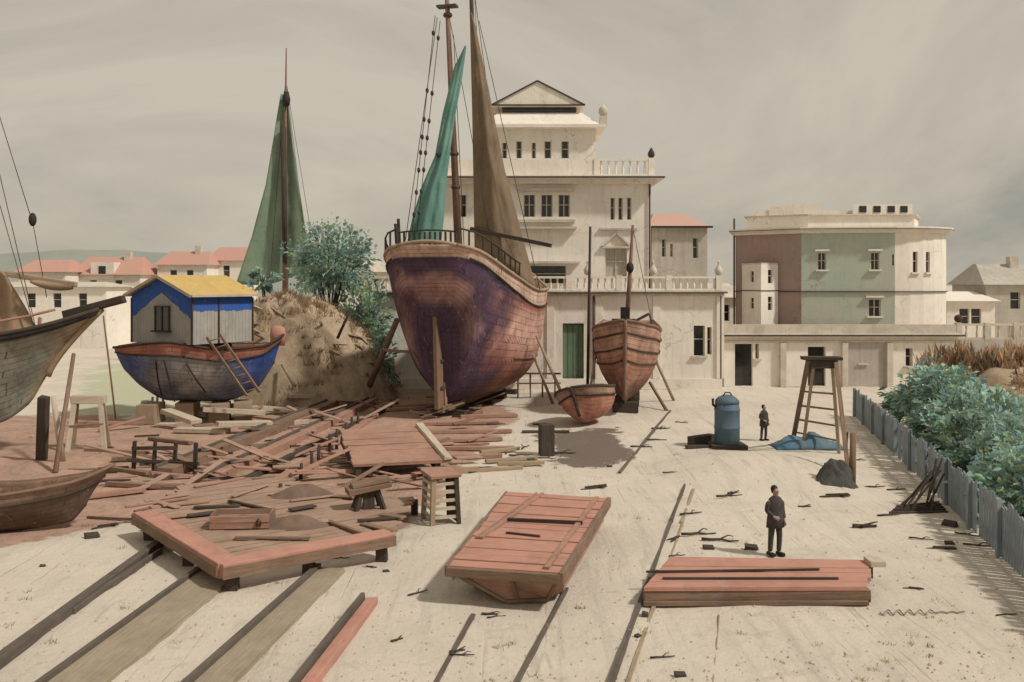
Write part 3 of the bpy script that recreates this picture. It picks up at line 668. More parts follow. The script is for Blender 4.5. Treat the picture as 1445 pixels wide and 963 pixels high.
# ---------------------------------------------------------------- hulls
class Hull:
    """x from stern (0) to bow (L), y to port, z up; B half breadth, K keel line, S sheer line, q hollow of the sections, rb / rs rake of bow and stern"""
    def __init__(s, L, B, K, S, q, rb=0.0, rs=0.0, full=2.4): s.L, s.B, s.K, s.S, s.q, s.rb, s.rs, s.full = L, B, K, S, q, rb, rs, full
    def p(s, u, t, side, out=0.0):
        b, k, z, q = lut(s.B, u), lut(s.K, u), lut(s.S, u), lut(s.q, u)
        g = (t ** q) * (1 - (1 - t) ** s.full) ** 0.5 if t > 0 else 0
        x = u * s.L + s.rb * sstep(.55, 1, u) * t ** 1.3 - s.rs * (1 - sstep(0, .3, u)) * t
        return Vector((x, side * (b * g + out), k + (z - k) * t))
    def shell(s, name, mat, parent, col, nu=56, nt_=22, thick=0.08):
        mb = MB()
        for side in (1, -1):
            def fn(a, b): return s.p(a, b, side)
            def cf(a, b):
                p = s.p(a, b, side); return col(a, b, side, p)
            mb.grid(fn, nu, nt_, True, 0, cf)
        # transom
        if lut(s.B, 0) > .2:
            def tf_(a, b):
                w = 2 * a - 1; p = s.p(0, b, 1); return Vector((p.x - .22 * lut(s.B, 0) * (1 - w * w) * b, p.y * w, p.z))
            nf_ = len(mb.f)
            mb.grid(tf_, 14, nt_, True, 0, lambda a, b: col(0, b, 2 * a - 1 if abs(a - .5) < .49 else (1 if a > .5 else -1), tf_(a, b)))
            mb.uv[nf_:] = [[(.15, y) for x, y in q] for q in mb.uv[nf_:]]
        o = mb.build(name, mat, parent, paint=True)
        bm = bmesh.new(); bm.from_mesh(o.data); bmesh.ops.remove_doubles(bm, verts=bm.verts, dist=1e-4); bmesh.ops.recalc_face_normals(bm, faces=bm.faces); bm.to_mesh(o.data); bm.free()
        m = o.modifiers.new('thick', 'SOLIDIFY'); m.thickness = thick; m.offset = -1
        return o
    def line(s, name, mat, parent, t, r, u0=0.0, u1=1.0, out=0.0, n=48, sides=(1, -1), tf=None):
        mb = MB()
        for side in sides:
            mb.tube([s.p(lerp(u0, u1, k / n), tf(lerp(u0, u1, k / n)) if tf else t, side, out) for k in range(n + 1)], r, 6)
        return mb.build(name, mat, parent)
    def deck(s, name, mat, parent, drop, u0=0.02, u1=.97):
        mb = MB()
        def fn(a, b):
            u = lerp(u0, u1, a); h = lut(s.S, u) - lut(s.K, u); t = 1 - drop / h
            p = s.p(u, t, 1, -.06); w = 2 * b - 1
            return (p.x, p.y * w, p.z + .08 * (1 - w * w))
        mb.grid(fn, 24, 6); return mb.build(name, mat, parent)
def wash(c, p, amt=.25, s=.5):
    k = 1 + amt * fbm((p.x, p.y, p.z), s); return tuple(max(.005, x * k) for x in c)
def mixc(a, b, t): return tuple(lerp(x, y, max(0, min(1, t))) for x, y in zip(a, b))

# --- the big ship on the slip
ship = thing('sailing_ship', 'big red and purple wooden ship propped on the slip, stern towards us, two masts', 'ship', (-3.95, 50.0, 0), R(75))
SH = Hull(16.5, [(0, 1.55), (.03, 2.3), (.07, 2.75), (.14, 3.08), (.27, 3.36), (.5, 3.55), (.72, 3.1), (.9, 1.5), (1, .05)],
          [(0, 5.3), (.05, 3.6), (.085, 1.0), (.12, .62), (.9, .62), (1, 1.6)],
          [(0, 8.9), (.03, 8.7), (.1, 8.15), (.25, 7.3), (.5, 6.6), (.75, 6.7), (1, 8.0)],
          [(0, .10), (.05, .20), (.1, .40), (.2, .17), (.33, .06), (.5, .02), (.75, .2), (1, 1.2)], rb=1.2, rs=1.1, full=4.2)
PUR, RED, SAL, CRM, BRN = (0.085, 0.060, 0.115), (0.38, 0.15, 0.105), (0.70, 0.43, 0.345), (0.66, 0.47, 0.37), (0.17, 0.08, 0.065)
def band(u): return 1 - lerp(.55, .95, sstep(0, .4, u)) / (lut(SH.S, u) - lut(SH.K, u))
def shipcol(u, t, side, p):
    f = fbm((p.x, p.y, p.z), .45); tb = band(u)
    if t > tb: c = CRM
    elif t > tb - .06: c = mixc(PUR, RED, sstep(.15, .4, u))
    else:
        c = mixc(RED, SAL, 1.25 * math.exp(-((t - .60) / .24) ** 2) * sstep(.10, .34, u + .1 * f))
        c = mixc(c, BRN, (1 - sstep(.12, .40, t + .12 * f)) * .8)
        c = mixc(c, PUR, (1 - sstep(.13, .27, u + .10 * f - (.5 if side > 0 else 0))) * .9)  # purple stern: part its own paint, part shade put into the colour
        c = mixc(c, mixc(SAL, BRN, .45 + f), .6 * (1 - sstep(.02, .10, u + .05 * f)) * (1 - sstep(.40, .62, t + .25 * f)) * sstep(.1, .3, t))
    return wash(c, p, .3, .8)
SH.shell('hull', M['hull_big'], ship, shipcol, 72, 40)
SH.line('rubbing_strake', M['dark'], ship, .80, .06, .02, .98, .04, tf=lambda u: band(u) + .002)
SH.line('cap_rail', M['tan'], ship, 1.0, .10, 0, 1, .02)
SH.line('bilge_strake', M['brown'], ship, .35, .05, .3, .9, .03)
SH.deck('deck', M['tan'], ship, .9)
mb = MB(); a, b_ = SH.p(0, 1, -1), SH.p(0, 1, 1)
mb.tube([a + (b_ - a) * k / 10 + Vector((-.12 * math.sin(math.pi * k / 10), 0, .18 * math.sin(math.pi * k / 10))) for k in range(11)], .10, 8); mb.build('taffrail', M['tan'], ship)
mb = MB(); mb.beam((.75, 0, .55), (.45, 0, 5.4), .22, .9, up=(1, 0, 0)); mb.build('rudder', M['brown'], ship, .03)
mb = MB(); mb.beam((1.45, 0, .5), (1.05, 0, 5.2), .34, .30, up=(1, 0, 0)); mb.build('stern_post', M['redwood'], ship, .03)
mb = MB(); mb.beam((.9, 0, .45), (16, 0, .45), .34, .36); mb.build('keel', M['brown'], ship, .03)
mb = MB()
for z in (1.6, 3.0, 4.3): mb.box((1.05, 0, z), (.9, .40, .12))
mb.build('rudder_iron', M['iron'], ship)
mb = MB()
for k in range(12):
    y = lerp(-1.5, 1.5, k / 11); mb.beam((-1.05 + .08 * abs(y) * .3, y, 8.75), (-1.05, y, 9.55), .09, .09)
for k in range(8):
    for sd_ in (1, -1): p = SH.p(.02 + k * .035, 1, sd_); mb.beam(p, p + Vector((0, 0, .85)), .08, .08)
mb.tube([SH.p(.27 - k * .03, 1, 1) + Vector((0, 0, .85)) for k in range(10)] + [Vector((-1.05, lerp(1.5, -1.5, k / 6), 9.55 + .1 * math.sin(math.pi * k / 6))) for k in range(7)] + [SH.p(k * .03, 1, -1) + Vector((0, 0, .85)) for k in range(10)], .05, 6)
mb.build('stern_railing', M['dark'], ship)
mb = MB(); mb.box((4.6, 0, 7.6), (3.0, 2.8, 1.3)); mb.box((4.6, 0, 8.32), (3.3, 3.1, .12)); mb.build('deckhouse', M['white'], ship, .03)
inv = Matrix.Rotation(-R(75), 4, 'Z') @ Matrix.Translation(-Vector(ship.location))
def loc_(p): return inv @ Vector(p)
m1b, m1t = loc_(A(648, 372, 53.2)), loc_(A(629, -40, 53.2))
m2b, m2t = loc_(A(677, 385, 57.8)), loc_(A(664, -40, 57.8))
mb = MB(); mb.tube([m1b, m1b.lerp(m1t, .5), m1t], .23, 10, .11); mast1 = mb.build('mast', M['mast'], ship)
mb = MB(); mb.tube([m2b, m2b.lerp(m2t, .5), m2t], .22, 10, .11); mast2 = mb.build('mast', M['dark'], ship)
mb = MB()
q = m1b.lerp(m1t, .88); mb.box(q, (.5, 1.1, .12)); mb.build('crosstree', M['iron'], mast1)
for z in (12.2, 14.0, 21.5):
    mb = MB(); q = m1b.lerp(m1t, (z - m1b.z) / (m1t.z - m1b.z)); mb.lathe(q, [(.22, -.1), (.26, 0), (.22, .1)], 10); mb.build('mast_band', M['iron'], mast1)
def sail(name, left, right, mat, parent, Y, belly, nv=14, sag=0):
    """left and right edges as lists of photo points from the head down, cloth bellying between them"""
    def edge(E, v):
        k = v * (len(E) - 1); i = min(int(k), len(E) - 2); f = k - i; return lerp(E[i][0], E[i + 1][0], f), lerp(E[i][1], E[i + 1][1], f)
    mb = MB()
    def fn(u, v):
        a, b = edge(left, v), edge(right, v); px, py = lerp(a[0], b[0], u), lerp(a[1], b[1], u) + sag * math.sin(math.pi * u) * v
        yy = Y(u, v) if callable(Y) else Y
        p = A(px, py, yy); p.y += belly * math.sin(math.pi * u) * (0.3 + .7 * v) + .10 * math.sin(u * 17 + v * 5) * v + .07 * fbm((u * 5, v * 9, 1), 1.0)
        p.z += .03 * math.sin(u * 13)
        return inv @ p if parent is ship else p - Vector(parent.location)
    mb.grid(fn, 18, 36); return mb.build(name, mat, parent, solid=.03)
sail('mainsail', [(663, 15), (666, 130), (668, 240), (670, 355)], [(668, 25), (690, 130), (712, 240), (736, 330), (758, 412)], M['sailbrown'], ship, 57.2, -.9, sag=-6)
sail('foresail', [(656, 66), (641, 95), (625, 160), (614, 220), (596, 262), (583, 305), (572, 356)], [(658, 66), (652, 110), (642, 165), (635, 215), (630, 255), (627, 300), (622, 350)], M['teal'], ship, 52.4, -.5, sag=8)
mb = MB(); mb.beam(loc_(A(664, 323, 57.0)), loc_(A(778, 347, 55.0)), .22, .22); mb.build('boom', M['dark'], ship, .03)
mb = MB(); mb.tube([loc_(A(634, 217, 52.7)), loc_(A(617, 219, 52.0))], .10); mb.build('yard', M['dark'], ship)
stays = [((614, 22), (581, 334), 51), ((621, 30), (588, 330), 51.5), ((617, 25), (572, 340), 50.6), ((626, -20), (700, 380), 56), ((676, 30), (762, 410), 56), ((668, -20), (724, 392), 58), ((670, 0), (690, 380), 57.5), ((640, 50), (655, 352), 53)]
for (p, q, Y) in stays:
    mb = MB(); mb.tube([loc_(A(*p, Y)), loc_(A(*q, Y))], .022, 5); mb.build('stay', M['rope'], ship)
for (p, q, Y) in stays[:2]:
    for f in (.08, .34, .47, .55, .62, .70, .80, .9):
        mb = MB(); mb.ball(loc_(A(lerp(p[0], q[0], f), lerp(p[1], q[1], f), Y)), .09, 6, 1.6); mb.build('pulley_block', M['dark'], ship)
mb = MB()
for p in ((560, 352, 50), (564, 345, 50.2)): mb.beam(loc_(A(p[0], p[1], p[2])), loc_(A(p[0] - 2, p[1] - 36, p[2])), .12, .12)
mb.build('bollard', M['dark'], ship)
# props and blocks under the ship
PG = 'timber props shoring up the big ship'
def prop(label, a, b, r, mat, group=None, name='timber_prop', cat='prop'):
    mb = MB(); a = Vector(a); b = Vector(b); mid = a.lerp(b, .5)
    mb.tube([a - Vector(mid), (a - mid) * .02, b - mid], r, 7, r * .8); o = mb.build(name, mat); o.location = mid
    return tag(o, label, cat, group)
prop('stout brown prop leaning on the left side of the big ship', G(512, 566), A(560, 452, 52.5), .20, M['brown'], PG)
prop('long thin prop leaning against the right side of the big ship', G(803, 580), A(757, 474, 55.2), .10, M['tan'], PG)
prop('steep thin prop under the right bilge of the big ship', G(780, 570), A(752, 500, 55), .09, M['tan'], PG)
prop('short horizontal spar tied to the left prop of the ship', A(540, 494, 51.8), A(580, 497, 51.5), .09, M['brown'], PG)
for k, u in enumerate((.14, .3, .46, .62, .78)):
    q = ship.matrix_world if False else None
    p = Vector((-3.95, 50, 0)) + Matrix.Rotation(R(75), 3, 'Z') @ Vector((u * 16.5, 0, 0))
    mb = MB(); mb.box((0, 0, .14), (.6, 1.9, .27), jit=.02); o = mb.build('keel_block', M['dark'], None, .02); o.location = p; o.rotation_euler.z = R(75)
    tag(o, 'squat dark timber block under the keel of the big ship', 'timber block', 'keel blocks under the big ship')
# low guard rail and steps right of the ship
gr = thing('guard_rail', 'low thin timber guard rail with three uprights, right of the ship hull', 'railing', G(768, 562))
mb = MB()
for k in range(4): mb.beam((-1.6 + k * .75, 0, 0), (-1.6 + k * .75, 0, 1.55), .09, .09, .02)
mb.build('post', M['brown'], gr)
mb = MB(); mb.beam((-1.7, -.07, 1.5), (1.0, -.07, 1.5), .08, .10, .02); mb.beam((-1.7, -.07, .9), (1.0, -.07, .92), .06, .08, .02); mb.build('rail', M['brown'], gr)

# --- far boat with green sail
fb = thing('green_sailed_boat', 'boat with tall tapering green sail standing behind the brown earth bank', 'boat', (A(402, 0, 82).x - 3.6, 82, 0), R(0))
FH = Hull(9, [(0, 1.1), (.4, 1.6), (.8, 1.2), (1, .05)], [(0, .6), (.5, .4), (1, .9)], [(0, 2.9), (.5, 2.5), (1, 3.2)], [(0, .4), (.4, .1), (1, 1)], rb=.8)
FH.shell('hull', M['hull_mid'], fb, lambda u, t, s, p: wash((.10, .17, .14), p), 30, 12)
FH.line('gunwale', M['dark'], fb, 1, .07); FH.deck('deck', M['tan'], fb, .4)
mb = MB(); l = Vector(fb.location)
mb.tube([A(403, 480, 82) - l, A(402, 250, 82) - l, A(404, 68, 82) - l], .30, 10, .05); mb.build('mast', M['mast'], fb)
mb = MB(); mb.tube([A(400, 180, 81.7) - l, A(402, 372, 81.7) - l], .24, 8, .2); mb.build('gaff', M['dark'], fb)
sail('sail', [(396, 133), (388, 180), (375, 260), (355, 335), (333, 402)], [(405, 133), (413, 200), (423, 270), (432, 330), (440, 376)], M['green'], fb, 81.95, .6, sag=10)
mb = MB(); mb.lathe(A(404, 150, 81.6) - l, [(.25, 0), (.35, .5), (.2, 1.2)], 8); mb.build('mast_hoop', M['ink'], fb)
for q in ((452, 330), (440, 330), (382, 300)):
    mb = MB(); mb.tube([A(403, 110, 82) - l, A(q[0], q[1] + 80, 82) - l], .02, 5); mb.build('stay', M['rope'], fb)

# ---------------------------------------------------------------- earth bank + planting
mb = MB()
def bank(u, v):
    a = 2 * math.pi * u; r = v
    x, y = math.cos(a) * 5.9 * r, math.sin(a) * 5.2 * r
    h = 6.2 * (1 - r ** 2.6) * (1 - .07 * math.cos(a) * r) + (.8 * fbm((x, y, 2), .45) + .45 * fbm((x, y, 7), 1.5)) * (1 - r * .6)
    return (-12.7 + x - .5 * (1 - r), 60 + y, h - .12)
mb.grid(bank, 110, 50)
structure(mb.build('earth_bank', M['earth']))
def foliage(mb, c, r, n, size, sq=(1, 1, 1), stalk=False, tone=(.55, 1.55)):
    """leaves gathered in twig clumps through the crown, so it keeps gaps and an uneven outline"""
    c = Vector(c); clumps = []
    for _ in range(max(10, n // 45)):
        d = Vector((random.gauss(0, 1), random.gauss(0, 1), random.gauss(0, 1))).normalized() * (random.random() ** .42) * r
        if d.z < -r * .8: continue
        clumps.append((d, random.uniform(.16, .34) * r, random.uniform(*tone)))
    for _ in range(n):
        d, cr2, tn = random.choice(clumps)
        o = d + Vector((random.gauss(0, .5), random.gauss(0, .5), random.gauss(0, .4))) * cr2
        o = Vector((o.x * sq[0], o.y * sq[1], o.z * sq[2])); p = c + o
        if p.z < .05: p.z = .05 + random.random() * .3
        outw = (o.normalized() + Vector((random.uniform(-.9, .9), random.uniform(-.9, .9), random.uniform(-.4, .9)))).normalized()
        if stalk: outw = Vector((random.uniform(-.35, .35), random.uniform(-.35, .35), 1)).normalized()
        sd_ = outw.cross(Vector((random.random() - .5, random.random() - .5, random.random() - .5))).normalized()
        l = size * random.choice((.45, .7, .9, 1.2, 1.7)) * random.uniform(.85, 1.15); w = l * (.08 if stalk else random.uniform(.12, .34))
        t = tn * random.uniform(.75, 1.25); hu = random.random(); k = (t * random.uniform(.85, 1.1), t, t * random.uniform(.85, 1.2)) if hu < .82 else ((t * 1.3, t * 1.05, t * .7) if hu < .94 else (t * .6, t * .8, t * 1.1))
        bend = Vector((0, 0, -.25 * l)) if not stalk else Vector((random.uniform(-.2, .2) * l, 0, 0))
        P = [p - sd_ * w * .3, p + outw * l * .5 - sd_ * w, p + outw * l + bend, p + outw * l * .5 + sd_ * w]
        mb.face([mb.vert(q, k) for q in P], [(0, 0)] * 4)
def bush(name, label, cat, loc, r, n, size, mat, group=None, sq=(1, 1, 1), h=None, stalk=False, trunk=True):
    t = thing(name, label, cat, loc, 0, group); h = r * .9 if h is None else h
    mb = MB(); foliage(mb, (0, 0, h), r, n, size, sq, stalk); mb.build('crown' if name == 'bushy_tree' else 'foliage', M[mat], t, paint=True)
    if trunk:
        mb = MB()
        for k in range(13):
            a = k * 2.4; f_ = random.uniform(.45, .92); el = random.uniform(-.1, .9)
            e = Vector((math.cos(a) * r * f_ * sq[0], math.sin(a) * r * f_ * sq[1], h + r * el * sq[2]))
            mb.tube([(0, 0, -.1), (e.x * .2, e.y * .2, h * .55), (e.x * .6, e.y * .6, lerp(h * .6, e.z, .6)), e], (.05 if k < 4 else .028) * r + .015, 6, .01)
        mb.build('trunk' if name == 'bushy_tree' else 'stem', M['bark'], t)
    return t
bush('bushy_tree', 'round dark bushy tree on the right shoulder of the brown earth bank', 'tree', (A(465, 0, 64).x, 64, 2.0), 2.55, 6000, .27, 'leafteal', h=6.25, sq=(1.05, 1, .95))
bush('shrub', 'tall green shrub below the bushy tree, left of the ship', 'shrub', (A(512, 0, 63).x, 63, 0), 2.1, 3800, .30, 'leaf', h=4.4, sq=(.8, .9, 1.15))
bush('shrub', 'low green shrub nearest the left prop of the ship', 'shrub', (A(528, 0, 60).x, 60, 0), 1.5, 2800, .26, 'leaf', h=2.2, sq=(.85, .8, 1.3))
bush('shrub', 'small teal shrub on top of the bank by the green sail', 'shrub', (A(372, 0, 60).x, 60, 6.0), .75, 500, .28, 'leafteal', h=1.2)
mb = MB(); random.seed(31)
for _ in range(330):
    u, v = random.random(), random.random() ** .7; p = Vector(bank(u, v)); tn = random.uniform(.25, 1.2)
    for _ in range(14):
        q = p + Vector((random.gauss(0, .22), random.gauss(0, .22), -.05)); t_ = q + Vector((random.uniform(-.25, .35), random.uniform(-.2, .2), random.uniform(.2, .5))); w = Vector((.025, .01, 0)); c_ = (tn, tn, tn)
        mb.face([mb.vert(q - w, c_), mb.vert(q + w, c_), mb.vert(t_, c_)], [(0, 0)] * 3)
structure(mb.build('dry_grass', M['straw'], paint=True), 'stuff')
prop('pale leaning pole standing against the earth bank, the longer of two', G(502, 535), A(452, 455, 57), .11, M['tan'])
prop('pale pole lying on the face of the earth bank, shorter of two', A(416, 545, 54.0), A(398, 515, 55.3), .10, M['tan'])
prop('dark stake leaning upright before the green shrubs', A(476, 478, 55.5), A(494, 438, 55.5), .09, M['dark'])

# ---------------------------------------------------------------- houseboat
hb = thing('houseboat', 'old blue-grey boat hull with red gunwale carrying a blue cabin, on a heap of timber', 'boat', (A(163, 0, 50).x + .35, 50.2, 0), R(3))
HH = Hull(7.6, [(0, .35), (.12, 1.25), (.4, 2.0), (.7, 1.9), (.9, 1.1), (1, .05)], [(0, 2.6), (.12, 1.7), (.3, 1.0), (.65, .95), (.88, 1.6), (1, 2.9)],
          [(0, 3.75), (.35, 4.1), (.7, 3.75), (.9, 3.85), (1, 4.35)], [(0, .4), (.4, .05), (.8, .2), (1, .9)], rb=.45, rs=.4)
def hbc(u, t, s, p):
    f = fbm((p.x, p.y, p.z), .7)
    if t > .80: c = (.46, .205, .15)
    else:
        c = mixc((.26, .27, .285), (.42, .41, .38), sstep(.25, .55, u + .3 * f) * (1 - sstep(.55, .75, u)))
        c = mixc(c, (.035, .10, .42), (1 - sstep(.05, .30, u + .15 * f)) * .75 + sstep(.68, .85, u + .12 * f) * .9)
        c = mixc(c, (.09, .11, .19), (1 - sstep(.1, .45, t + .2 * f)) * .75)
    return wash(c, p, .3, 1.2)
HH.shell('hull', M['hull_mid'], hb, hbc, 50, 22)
HH.line('gunwale', M['dark'], hb, 1, .07, out=.03); HH.line('rubbing_strake', M['dark'], hb, .79, .05, out=.03); HH.deck('deck', M['tan'], hb, .15)
mb = MB(); mb.lathe(HH.p(.97, 1, 1) * 1 + Vector((-.1, -.1, -.2)), [(.30, -.2), (.34, .35), (.30, .70), (.12, .82)], 12, sx=1.2, sy=.7); mb.build('bow_post', M['redboard'], hb)
mb = MB(); mb.beam((2.6, -2.0, 3.2), (2.95, -1.4, 1.1), .05, .05); mb.tube([HH.p(.28, t / 10, -1, .03) for t in range(1, 8)], .035, 5); mb.tube([HH.p(.62 - .02 * t, t / 10, -1, .03) for t in range(2, 8)], .03, 5); mb.build('hull_patch_seam', M['ink'], hb)
# cabin
cab = thing('boat_cabin', 'grey boarded cabin with bright blue top boards and yellow roof, on the houseboat', 'cabin', A(272, 0, 51).xy.to_3d() + Vector((0, 0, 3.98)), R(-32))
cab.rotation_euler.z = R(-31)
cw, cl, ce, crz = 4.45, 4.0, 2.48, 3.32
# gable end faces local -y, long side faces local +x
def boards(mb, p0, p1, z0, topf, step=.22, t=.05, mi=0):
    p0 = Vector(p0); p1 = Vector(p1); n = max(1, int((p1 - p0).length / step)); d = (p1 - p0) / n; nn = Vector((d.y, -d.x)).normalized()
    for k in range(n):
        a = p0 + d * (k + .02); b = p0 + d * (k + .97); o_ = nn * (t + random.uniform(-.008, .008))
        za, zb = topf((k + .02) / n), topf((k + .97) / n)
        mb.hexa([(a.x, a.y, z0), (b.x, b.y, z0), (b.x - o_.x, b.y - o_.y, z0), (a.x - o_.x, a.y - o_.y, z0), (a.x, a.y, za), (b.x, b.y, zb), (b.x - o_.x, b.y - o_.y, zb), (a.x - o_.x, a.y - o_.y, za)], mi)
gab = lambda f: lerp(ce, crz, 1 - abs(2 * f - 1))
mb = MB()
boards(mb, (-cw / 2, -cl / 2), (cw / 2, -cl / 2), 0, lambda f: gab(f) - .75)
boards(mb, (cw / 2, -cl / 2 + .06), (cw / 2, cl / 2), 0, lambda f: ce - .7)
boards(mb, (cw / 2, cl / 2), (-cw / 2, cl / 2), 0, lambda f: gab(f)); boards(mb, (-cw / 2, cl / 2), (-cw / 2, -cl / 2 + .06), 0, lambda f: ce)
mb.build('wall', M['greyboard'], cab)
mb = MB()
def bandboards(mb, p0, p1, zf0, zf1, step=.22, t=.07):
    p0 = Vector(p0); p1 = Vector(p1); n = int((p1 - p0).length / step); d = (p1 - p0) / n; nn = Vector((d.y, -d.x)).normalized()
    for k in range(n):
        a = p0 + d * (k + .01) + nn * .012; b = p0 + d * (k + .98) + nn * .012; o_ = nn * t; r_ = random.uniform(-.05, .05)
        f0, f1 = (k + .01) / n, (k + .98) / n
        mb.hexa([(a.x, a.y, zf0(f0) + r_), (b.x, b.y, zf0(f1) + r_), (b.x - o_.x, b.y - o_.y, zf0(f1) + r_), (a.x - o_.x, a.y - o_.y, zf0(f0) + r_), (a.x, a.y, zf1(f0)), (b.x, b.y, zf1(f1)), (b.x - o_.x, b.y - o_.y, zf1(f1)), (a.x - o_.x, a.y - o_.y, zf1(f0))])
bandboards(mb, (-cw / 2, -cl / 2), (cw / 2, -cl / 2), lambda f: gab(f) - .78 - .45 * abs(2 * f - 1), gab)
bandboards(mb, (cw / 2, -cl / 2 + .06), (cw / 2, cl / 2), lambda f: ce - .85, lambda f: ce)
mb.build('blue_boards', M['blue'], cab)
mb = MB(); e = .28
for sgn in (1, -1):
    a, b_ = Vector((sgn * (cw / 2 + e), 0, ce - e * .5)), Vector((0, 0, crz + .02)); y0, y1 = -cl / 2 - e, cl / 2 + e
    nrm = Vector((sgn * .45, 0, .9)) * .09
    mb.hexa([(a.x, y0, a.z), (a.x, y1, a.z), (b_.x, y1, b_.z), (b_.x, y0, b_.z)] + [(a.x + nrm.x, y0, a.z + nrm.z), (a.x + nrm.x, y1, a.z + nrm.z), (b_.x, y1, b_.z + .1), (b_.x, y0, b_.z + .1)], mi=0)
mb.build('roof', M['yellow'], cab)
mb = MB()
for sgn in (1, -1): mb.beam((sgn * (cw / 2 + e), -cl / 2 - e - .03, ce - .10), (0, -cl / 2 - e - .03, crz + .06), .05, .15)
mb.beam((cw / 2 + e + .06, -cl / 2 - e, ce - .08), (cw / 2 + e + .06, cl / 2 + e, ce - .08), .05, .12); mb.build('bargeboard', M['pale'], cab)
mb = MB(); mb.box((.15, -cl / 2 - .02, 1.25), (.95, .08, 1.15)); w_ = mb.build('window', M['glass'], cab)
mb = MB()
for x in (-.36, .15, .66): mb.box((x, -cl / 2 - .07, 1.25), (.07, .06, 1.25))
mb.box((.15, -cl / 2 - .08, 1.86), (1.15, .06, .07)); mb.box((.15, -cl / 2 - .14, .62), (1.3, .22, .08)); mb.build('window_frame', M['dark'], w_)
mb = MB()
for x, y in ((cw / 2 + .02, -cl / 2), (cw / 2 + .02, cl / 2), (cw / 2 + .02, -.3), (-cw / 2, -cl / 2)): mb.beam((x, y, 0), (x, y, ce - .2), .09, .09)
mb.build('corner_post', M['dark'], cab)
def ladder(name, label, a, b, w, side, mat, rungs, r=.06, group=None):
    t = thing(name, label, 'ladder', a, 0, group); a = Vector(a); b = Vector(b) - a; s_ = Vector(side).normalized() * w / 2
    for sg in (1, -1): mb = MB(); mb.beam(s_ * sg, b + s_ * sg, r * 1.5, r * 2, .01); mb.build('stile', mat, t)
    mb = MB()
    for k in range(rungs): f = (k + .5) / rungs; mb.tube([b * f - s_, b * f + s_], r * .55, 6)
    mb.build('rungs', mat, t); return t
ladder('ladder', 'short ladder leaning on the red gunwale of the houseboat', A(357, 556, 47.6), A(301, 474, 48.6), .62, (1, .2, .3), M['brown'], 8, .06)

# heap of pale timber under the houseboat
PL = 'pale boards heaped under the houseboat'
plank0 = None
def mkplank(name, L, w, h, mat, jit=.012):
    mb = MB()
    n = 1; mb.box((0, 0, h / 2), (L, w, h), jit=jit); return mb.build(name, mat, None, .012)
protos = {}
def place(kind, L, w, h, mat, p, rz, label, cat, group, tilt=0, roll=0):
    key = (kind, L, w, h, mat)
    if key not in protos:
        o = mkplank(kind, L, w, h, M[mat]); protos[key] = o
    else:
        o = protos[key].copy(); COL.objects.link(o)
    o.location = p; o.rotation_euler = (roll, tilt, rz); return tag(o, label, cat, group)
random.seed(21)
for k, (px, py, rz, L, tilt) in enumerate([(235, 578, -25, 3.2, .12), (262, 590, -18, 2.8, .05), (300, 588, 12, 3.4, -.08), (330, 598, 20, 3.0, .1), (350, 575, 38, 2.6, -.2), (385, 585, 25, 3.0, .1),
        (410, 570, 30, 3.6, -.05), (255, 606, -35, 2.4, .15), (285, 612, -10, 2.6, 0), (375, 560, 10, 2.6, .25), (430, 552, 22, 3.6, .05), (465, 545, 28, 3.0, .0), (395, 602, 35, 2.8, 0), (320, 575, -30, 3.4, .3), (345, 612, 28, 2.5, 0.05), (440, 575, 30, 2.6, .05)]):
    place('pale_board', L, .62, .20, 'pale', G(px, py) + Vector((0, 0, .05 + (k % 4) * .16)), R(rz), 'thick pale board in the heap under the houseboat', 'board', PL, tilt)
for k, (u, y) in enumerate([(1.6, -.6), (3.2, .2), (5.0, -.3), (6.0, .3)]):
    p = Vector(hb.location) + Vector((u, y, 0)); place('support_block', .9, 1.6, .95, 'tan', p, R(5 * k), 'tan block holding up the houseboat hull', 'timber block', 'blocks under the houseboat')
for px, py, h in ((214, 562, .9), (221, 560, 1.0), (229, 562, .9), (336, 556, 1.2)):
    prop('stub of a grey post beside the houseboat keel', G(px, py + 22), G(px, py + 22) + Vector((.05, 0, h)), .08, M['greyboard'], 'post stubs below the houseboat', 'post_stub', 'post')

# ---------------------------------------------------------------- left cropped boat
lb = thing('fishing_boat', 'grey-green wooden boat with black wale and raked bow, cut off by the left edge', 'boat', (-30.5, 41.5, 0), R(-6))
LH = Hull(11.5, [(0, 1.6), (.3, 2.3), (.6, 2.2), (.85, 1.2), (1, .06)], [(0, 1.4), (.5, 1.1), (.8, 1.2), (.93, 2.0), (1, 3.2)], [(0, 4.4), (.5, 4.4), (.8, 5.0), (1, 5.95)],
          [(0, .3), (.4, .1), (.8, .6), (1, 1.2)], rb=2.3)
def lbc(u, t, s, p):
    f = fbm((p.x, p.y, p.z), .5)
    c = mixc((.37, .42, .375), (.30, .30, .255), sstep(.5, .9, t + .3 * f))
    c = mixc(c, (.42, .33, .22), sstep(.90, .97, u + .02 * f))
    if t > .9: c = (.055, .045, .04)
    return wash(c, p, .35, 1.0)
LH.shell('hull', M['hull_mid'], lb, lbc, 60, 26)
LH.line('wale', M['ink'], lb, .95, .13, 0, 1, .03); LH.line('gunwale', M['dark'], lb, 1, .10, out=.02); LH.deck('deck', M['tan'], lb, .5)
mb = MB(); e0 = LH.p(1, 1, 1); mb.beam(e0 + Vector((-1.6, 0, -.25)), e0 + Vector((1.0, 0, .42)), .34, .30, .02); mb.build('bowsprit', M['dark'], lb, .03)
mb = MB(); mb.tube([LH.p(1, k / 12, 1) + Vector((.05, 0, 0)) for k in range(13)], .13, 6); mb.build('stem', M['tan'], lb)
mb = MB()
for k in range(6): p = LH.p(.62 + k * .05, 1, -1); mb.beam(p, p + Vector((0, .05, .5 - k * .03)), .10, .10, .02)
